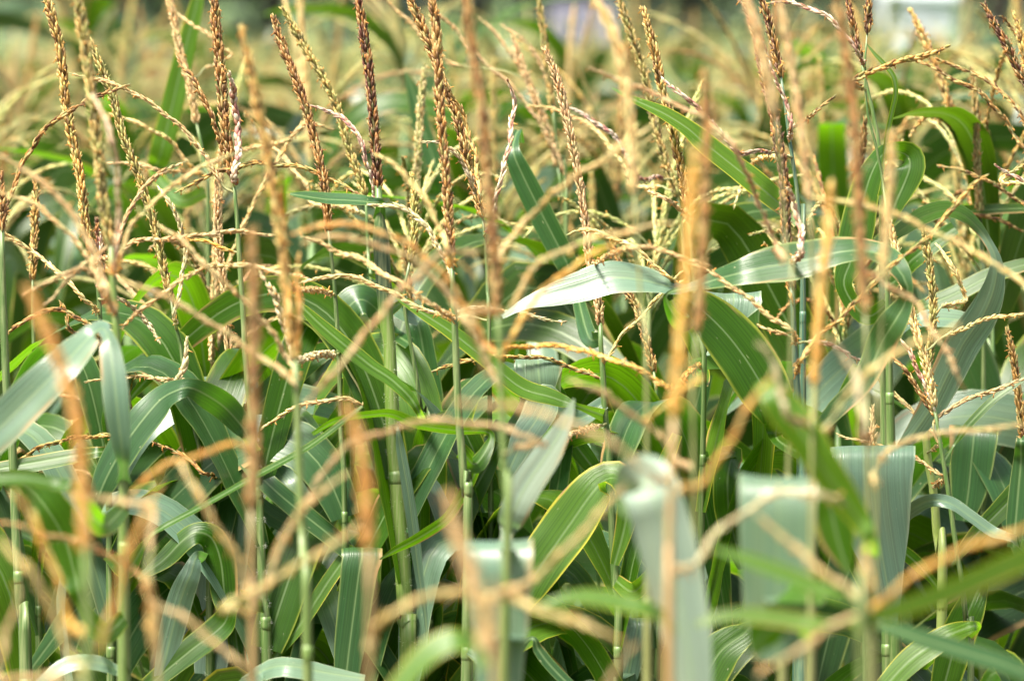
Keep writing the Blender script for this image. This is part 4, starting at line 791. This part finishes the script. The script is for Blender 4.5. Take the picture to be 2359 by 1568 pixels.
('lime',3.3,[(1975,1432,14,40,.02),(1900,1436,28,40,0),(1843,1432,36,45,0),(1775,1422,38,45,0),(1706,1416,34,40,0),(1642,1424,22,40,0),(1600,1440,10,30,0)],''),
('leaf',3.4,[(1830,1440,20,0,.02),(1790,1440,70,-20,0),(1760,1460,80,-20,0),(1745,1490,40,-20,0),(1740,1510,10,-20,0)],''),
('blue',3.9,[(1990,1430,14,30,0),(2031,1440,26,40,0),(2134,1474,40,40,0),(2236,1505,44,40,0),(2330,1535,42,40,0),(2420,1580,30,40,0)],''),
('blue',4.9,[(2352,1010,20,0,0),(2352,1060,36,0,0),(2346,1130,44,0,0),(2340,1200,44,0,0),(2335,1260,30,0,0)],'edge'),
('lime',3.3,[(1105,1478,30,20,.02),(1068,1472,50,35,0),(1030,1478,56,40,0),(990,1500,56,40,0),(950,1540,50,35,0),(900,1600,40,30,0)],''),
('blue',4.7,[(1222,1470,10,10,0),(1240,1495,24,20,0),(1262,1525,26,20,0),(1300,1565,26,20,0),(1340,1600,22,20,0)],''),
('lime',3.35,[(1540,1425,20,40,.02),(1500,1405,36,40,0),(1427,1388,42,45,0),(1359,1378,38,55,0),(1300,1380,24,55,0),(1240,1400,10,50,0)],''),
('pale', 5.05, [(1468, 1527, 51, 0, 0.06), (1468, 1471, 61, 0, 0.038), (1468, 1438.3, 64, 0, 0.0261), (1468, 1426.4, 64, 0, 0.021), (1468, 1422.0, 64, 0, 0.014), (1468, 1425.1, 64, 0, 0.0081), (1468, 1433.7, 64, 0, 0.0033), (1468, 1444.6, 64, 0, 0.0007), (1462, 1480, 60, 0, -0.002), (1450, 1540, 50, 0, -0.002), (1440, 1600, 30, 0, -0.002)], 'hang'),
('leaf',4.85,[(1745,1440,16,0,0),(1710,1462,60,15,0),(1660,1500,92,20,0),(1625,1560,96,20,0),(1590,1630,70,20,0)],'blue'),
('leaf',5.05,[(1690,1040,30,30,.04),(1682,1065,60,30,.02),(1676,1110,68,5,0),(1680,1180,66,-5,0),(1695,1250,50,-10,0),(1710,1310,20,-10,0)],''),
('lime',4.75,[(2250,1440,20,10,0),(2190,1460,50,20,0),(2134,1492,60,22,0),(2085,1530,58,22,0),(2030,1590,44,20,0)],''),
('leaf',5.0,[(2260,1330,30,0,0),(2235,1400,70,5,0),(2205,1470,82,8,0),(2180,1560,70,8,0),(2165,1620,50,8,0)],''),
('leaf',5.1,[(2150,1340,16,-10,0),(2115,1300,30,-20,0),(2080,1270,30,-20,0),(2040,1240,16,-20,0)],''),
('leaf',5.1,[(2400,1090,30,20,0),(2359,1120,50,20,0),(2300,1180,46,20,0),(2240,1240,34,20,0),(2190,1300,12,20,0)],''),
('leaf',5.15,[(1915,960,20,10,0),(1960,900,50,10,0),(1990,850,56,10,0)],''),
('leaf',5.25,[(1500,1100,20,0,0),(1480,1040,40,0,0),(1450,960,60,0,0),(1420,880,60,0,0),(1400,830,40,0,0)],'dark'),
('blue',5.2,[(1560,1000,30,0,0),(1600,940,50,10,0),(1620,860,44,10,0)],''),
('pale',5.3,[(1360,1030,40,50,0),(1420,1010,60,55,0),(1470,1020,50,55,0),(1520,1050,30,50,0)],'pale'),
('pale',5.4,[(870,1290,40,60,.05),(835,1235,70,60,.0),(860,1250,90,60,0),(900,1240,90,60,0),(930,1290,40,30,0)],'pale'),
('leaf',5.1,[(1390,1100,16,0,0),(1365,1075,38,10,0),(1330,1030,46,10,0),(1300,990,30,10,0)],''),
('leaf',4.8,[(1130,1000,16,40,0),(1060,992,20,55,0),(1000,985,24,60,0),(950,975,24,60,0),(905,955,22,60,0),(860,955,18,60,0),(778,968,14,60,0),(720,1000,8,50,0)],''),
('lime',4.9,[(1510,1290,16,0,0),(1500,1220,30,0,0),(1510,1130,36,0,0),(1535,1060,36,0,0),(1560,1000,24,0,0)],''),
('leaf',5.05,[(560,1560,20,0,0),(545,1480,40,0,0),(540,1400,36,0,0)],'pale'),
('blue',5.2,[(560,1160,20,0,0),(420,1180,50,0,0),(405,1120,62,0,0),(420,1060,50,0,0),(445,1010,20,0,0)],'dark'),
]
# ------------------------------------------------------------------ building the plants of the data above
gh = np.random.default_rng(77)
HER = {}
nearer = lambda d: d * .94 if d < 4.2 else d            # the front plants stand a little closer still
PLANTS = [(a, nearer(b), c, f * (.8 if b < 4.2 else 1), *r) for a, b, c, f, *r in PLANTS]
BR = [(a, nearer(b), f, p) for a, b, f, p in BR]
LV = [(a, nearer(b), p, t) for a, b, p, t in LV]
def path3(pts, d, wob=0.0):
    P = [p3(x, y, d) for x, y in pts]
    return np.array(P)
for key, d, style, fat, spike, stem, sw, label in PLANTS:
    if key in ('M2', 'K2', 'M3', 'W', 'V1', 'V2', 'O2'): sw = sw * .6
    pts = spike + stem
    n = len(pts)
    A = np.array([p3(x, y, d) for x, y in pts])
    low = A[-1]
    base = np.array([low[0] + gh.normal(0, .03) + (A[-1][0] - A[-2][0]) * .5, low[1] + gh.normal(0, .04), 0.0])
    e = bpy.data.objects.new('corn_plant', None); COL.objects.link(e); e.location = base; e.empty_display_size = .1
    props(e, label, 'corn plant', G_NEAR if d < 4.5 else (G_SOFT if d > 5.4 else G_SHARP))
    ns = len(spike)
    sp = spline(A[:ns + 1], 60); ll = np.linalg.norm(A[ns] - A[ns - 1])
    full = spline(A, 120)
    # stalk: from the tassel neck down to the ground
    st = np.vstack([A[ns - 1:], (low * .55 + base * .45)[None], base[None]])
    S = spline(st, 90)
    z = S[:, 2]; rs = sw / PX * d / 2
    dist = np.r_[0, np.cumsum(np.linalg.norm(np.diff(S, axis=0), axis=1))]
    rr = np.interp(dist, [0, .08, .25, .8, 2.2], [min(rs * .55, .0035), rs * .8, rs, max(rs, .009), .013])
    if sw < 8: rr = np.interp(dist, [0, .2, .5, 2.2], [.0009, .0016, .006, .012])
    if key == 'E': rr = np.interp(dist, [0, .03, .05, .125, .15, .25, 2.2], [.0035, .0042, .0085, .0078, .0062, .0078, .013])
    cA = np.array([.11, .18, .04]) if d < 4.5 else np.array([.065, .125, .028])
    if key in ('M', 'Y2', 'Y3', 'Y4', 'Y6'): cA = np.array([.36, .22, .09])
    if key in ('M2', 'K2', 'M3', 'W', 'V1', 'V2', 'O2'): cA = np.array([.20, .21, .07])
    if key in ('N', 'O'): cA = np.array([.05, .12, .08])
    if key in ('T3',): cA = np.array([.26, .34, .08])
    cc = cA[None] * gh.uniform(.85, 1.15)
    cc = np.repeat(cc, len(S), 0)
    if key == 'E':
        m = np.clip((dist - .045) / .01, 0, 1) * np.clip((.128 - dist) / .006, 0, 1)
        cc = cc * (1 - m[:, None]) + np.array([.018, .05, .018]) * m[:, None]
        cc[dist > .128] = (.11, .19, .03)
    mb = MB(); tube(mb, S - base, rr, cc, 10)
    # nodes: a slight swelling with a pale ring
    for dn in np.arange(gh.uniform(.22, .34), dist[-1] - .1, .15):
        i = int(np.argmin(abs(dist - dn))); c = S[i] - base; t = unit(S[min(i + 1, 89)] - S[i - 1])
        tube(mb, np.array([c - t * .006, c - t * .002, c + t * .003, c + t * .008]), [rr[i] * 1.0, rr[i] * 1.08, rr[i] * 1.07, rr[i] * .98], tuple(cc[0] * 1.25), 10)
    link('stalk', mb.mesh('stalk', M['stalk']), e)
    if key in ('E', 'D', 'B', 'C'):                    # fine white hairs along the sheath
        hb = MB(); g2 = np.random.default_rng(3)
        lo, hi_ = (.13, .62) if key == 'E' else (.25, .5)
        for q in g2.uniform(lo, hi_, 700):
            i = int(np.argmin(abs(dist - q))); a = g2.uniform(0, 6.28); c = S[i] - base
            dr = np.array([math.cos(a), math.sin(a), g2.normal(0, .3)])
            p0 = c + dr * rr[i] * .95; p1 = p0 + unit(dr) * g2.uniform(.0012, .0030)
            hb.add([p0 + [0, 0, .00016], p0 - [0, 0, .00016], p1], [(0, 1, 2)], (.7, .72, .6))
        props(link('stalk_hair', hb.mesh('stalk_hair', M['tassel']), e), kind='stuff')
    tb = MB(); T = spline(A[:ns], 60)
    spike_mesh_into(tb, T - base, style, fat, gh, True)
    t = link('tassel', tb.mesh('tassel', M['tassel']), e)
    HER[key] = dict(e=e, base=base, d=d, axis=np.array(pts + [(pts[-1][0] + 5, pts[-1][1] + 300)], float), ns=ns, t=t, S=S, dist=dist)

def densify(P, step=12.0):
    out = []
    for i in range(len(P) - 1):
        n = max(2, int(np.linalg.norm(P[i + 1][:2] - P[i][:2]) / step))
        for k in range(n): out.append(np.r_[P[i] + (P[i + 1] - P[i]) * k / n, i + k / n])
    out.append(np.r_[P[-1], len(P) - 1]); return np.array(out)
for h in HER.values(): h['dens'] = densify(h['axis'])

def nearest(x, y, d, zone, dxy):
    """the plant whose axis passes nearest to a base point that heads in direction dxy"""
    best = None
    tx, ty = x + dxy[0] * 14, y + dxy[1] * 14
    for k, h in HER.items():
        D = h['dens']
        lo = h['ns'] - 1 - (2.5 if zone == 'br' else -.3)
        Q = D[(D[:, 2] >= lo) & (D[:, 1] <= (1700 if zone == 'br' else 1900))]
        if zone == 'br': Q = Q[Q[:, 2] <= h['ns'] + 2.2]
        if not len(Q): continue
        dx = Q[:, 0] - tx; dy = Q[:, 1] - (ty + (16 if zone == 'lf' else 10))
        c = np.sqrt(dx ** 2 + (dy * np.where(dy < 0, 1.5, .8)) ** 2) + abs(h['d'] - d) * 420
        i = int(np.argmin(c))
        if best is None or c[i] < best[0]: best = (c[i], k, Q[i])
    return best

# the plant's further leaves, lower down, reaching sideways and away
ML = ['leaf', 'blue', 'leaf', 'pale', 'blue', 'lime', 'leaf']
for hi_, (key, h) in enumerate(HER.items()):
    if key in ('Q2', 'Q', 'O', 'T3') or 4.5 < h['d'] < 5.0: continue
    near_ = h['d'] < 4.5
    g2 = np.random.default_rng(900 + hi_)
    S, dist = h['S'], h['dist']
    q0 = g2.uniform(.16, .24)
    a0 = g2.uniform(-.5, .9)
    for k in range(10):
        q = q0 + k * g2.uniform(.055, .08)
        i = int(np.argmin(abs(dist - q)))
        az = a0 + (math.pi if k % 2 else 0) + g2.normal(0, .3)
        if math.sin(az) < 0: az = -az
        az = .30 + (az % math.pi) * .8                      # away from the camera
        rel = S[i] - CO; ypx = 784 - PX * (rel @ CU) / (rel @ CF)
        if ypx < (2500 if near_ else 1080): continue
        C, hf, SS = arc_leaf(g2, 0.0, az, g2.uniform(.38, .62), g2.uniform(.034, .068), g2.uniform(58, 84), g2.uniform(95, 165), g2.uniform(.18, .48), g2.uniform(.02, .10), 34)
        C = C + (S[i] - h['base'])
        mb = MB(); blade(mb, C, hf, SS, fold=g2.uniform(.1, .28), wave=.06, g=g2, na=11)
        link('leaf', mb.mesh('leaf', M[ML[(hi_ * 3 + k) % 7]]), h['e'])

CNT = {}
for bi, (style, d, fat, pts) in enumerate(BR):
    a = np.array(pts[-1], float); b = np.array(pts[-2], float); dr = (a - b) / (np.linalg.norm(a - b) + 1e-6)
    c, key, q = nearest(a[0], a[1], d, 'br', dr)
    h = HER[key]; gap = math.hypot(q[0] - a[0], q[1] - a[1])
    n = len(pts); ext = []
    if gap > 6: ext = [((a[0] * .45 + q[0] * .55), (a[1] * .45 + q[1] * .55) + (0 if gap < 60 else -gap * .06), .5), (q[0], q[1], 1.0)]
    if c > 190: print('BR far', bi, key, round(c), round(gap), pts[-1])
    wob = gh.normal(0, .012, 3)
    P = [p3(x, y, d + wob[0] * math.sin(i * .9)) for i, (x, y) in enumerate(pts)] + [p3(x, y, d + (h['d'] - d) * f) for x, y, f in ext]
    if d != h['d'] and not ext: P[-1] = p3(pts[-1][0], pts[-1][1], h['d'])
    C = spline(P, 70)
    # slight kinks of a dry branch
    L = np.r_[0, np.cumsum(np.linalg.norm(np.diff(C, axis=0), axis=1))]
    C = C + np.stack([np.sin(L * 160 + bi) * .0007, 0 * L, np.cos(L * 130 + bi * 2) * .0009], 1)
    extlen = gap / PX * d if ext else 0
    mb = MB(); branch_mesh_into(mb, C - h['base'], style, fat * (.76 if d < 4.5 else .95), gh, True, bare=min(extlen * .85 + .006, L[-1] * .5))
    link('tassel_branch', mb.mesh('tassel_branch', M['tassel']), h['t'])
    CNT[key] = CNT.get(key, 0) + 1

for li, (mat, d, pts, tag_) in enumerate(LV):
    P = np.array(pts, float)
    a = P[0, :2]; b = P[1, :2]; dr = (a - b) / (np.linalg.norm(a - b) + 1e-6)
    c, key, q = nearest(a[0], a[1], d, 'lf', dr)
    h = HER[key]; gap = math.hypot(q[0] - a[0], q[1] - a[1])
    if c > 190: print('LV far', li, key, round(c), round(gap), pts[0])
    sgn = None
    mid = len(P) // 2
    C3 = np.array([p3(x, y, d + dd) for x, y, w, r, dd in P])
    ws = P[:, 2] / PX * d
    rows3 = np.hstack([C3, ws[:, None], P[:, 3:4]])
    if gap > 8:
        dq = h['d']; k = 2 if gap > 70 else 1
        ext = []
        w0 = max(ws[0], .022)
        qq = p3(q[0], q[1] + gap * .12, dq)
        for f in ((0.0,) if k == 1 else (0.0, .5)):
            pt = qq * (1 - f) + C3[0] * f + np.array([0, 0, -.02 * math.sin(f * math.pi)])
            ext.append(np.r_[pt, w0 * .6 + (w0 - w0 * .6) * f, P[0, 3] * .5])
        rows3 = np.vstack([ext, rows3])
    Sx = spline(rows3, 64 if len(P) > 4 else 30)
    C = Sx[:, :3]; half = np.maximum(Sx[:, 3], .0012) / 2; roll = R(1) * Sx[:, 4]
    T = tangents(C)
    view = unit(C - CO)
    s0 = unit(np.cross(T, view))
    for i in range(1, len(s0)):
        if np.dot(s0[i], s0[i - 1]) < 0: s0[i] *= -1
    j = int(np.argmax(half)); v = s0[j]
    up = v @ CU; rt = v @ CR
    if (abs(up) > .35 and up < 0) or (abs(up) <= .35 and rt < 0): s0 = -s0
    n0 = view - T * np.sum(view * T, 1, keepdims=True); n0 = unit(n0)
    S = s0 * np.cos(roll)[:, None] + n0 * np.sin(roll)[:, None]
    half = half / np.maximum(np.cos(np.minimum(np.abs(roll), R(66))), .4) if tag_ not in ('broad', 'near', 'hang', 'top', 'dark', 'nearwhite') else half
    flat = tag_ in ('broad', 'near', 'hang', 'top')
    mb = MB()
    if flat:    # blades that bend straight over towards us keep their side vector across the picture
        S = np.repeat(unit(CR + CU * gh.normal(0, .035) + CF * gh.normal(0, .12))[None], len(C), 0)
        S = unit(S + CF[None] * (gh.normal(0, .25) * np.linspace(0, 1, len(C)) ** 2)[:, None])
    blade(mb, C - h['base'], half, S, fold=.06 if flat else gh.uniform(.12, .26), wave=.025 if flat else .05, g=gh, na=13)
    link('leaf', mb.mesh('leaf', M[mat]), h['e'])
print('hero plants', len(HER), CNT)
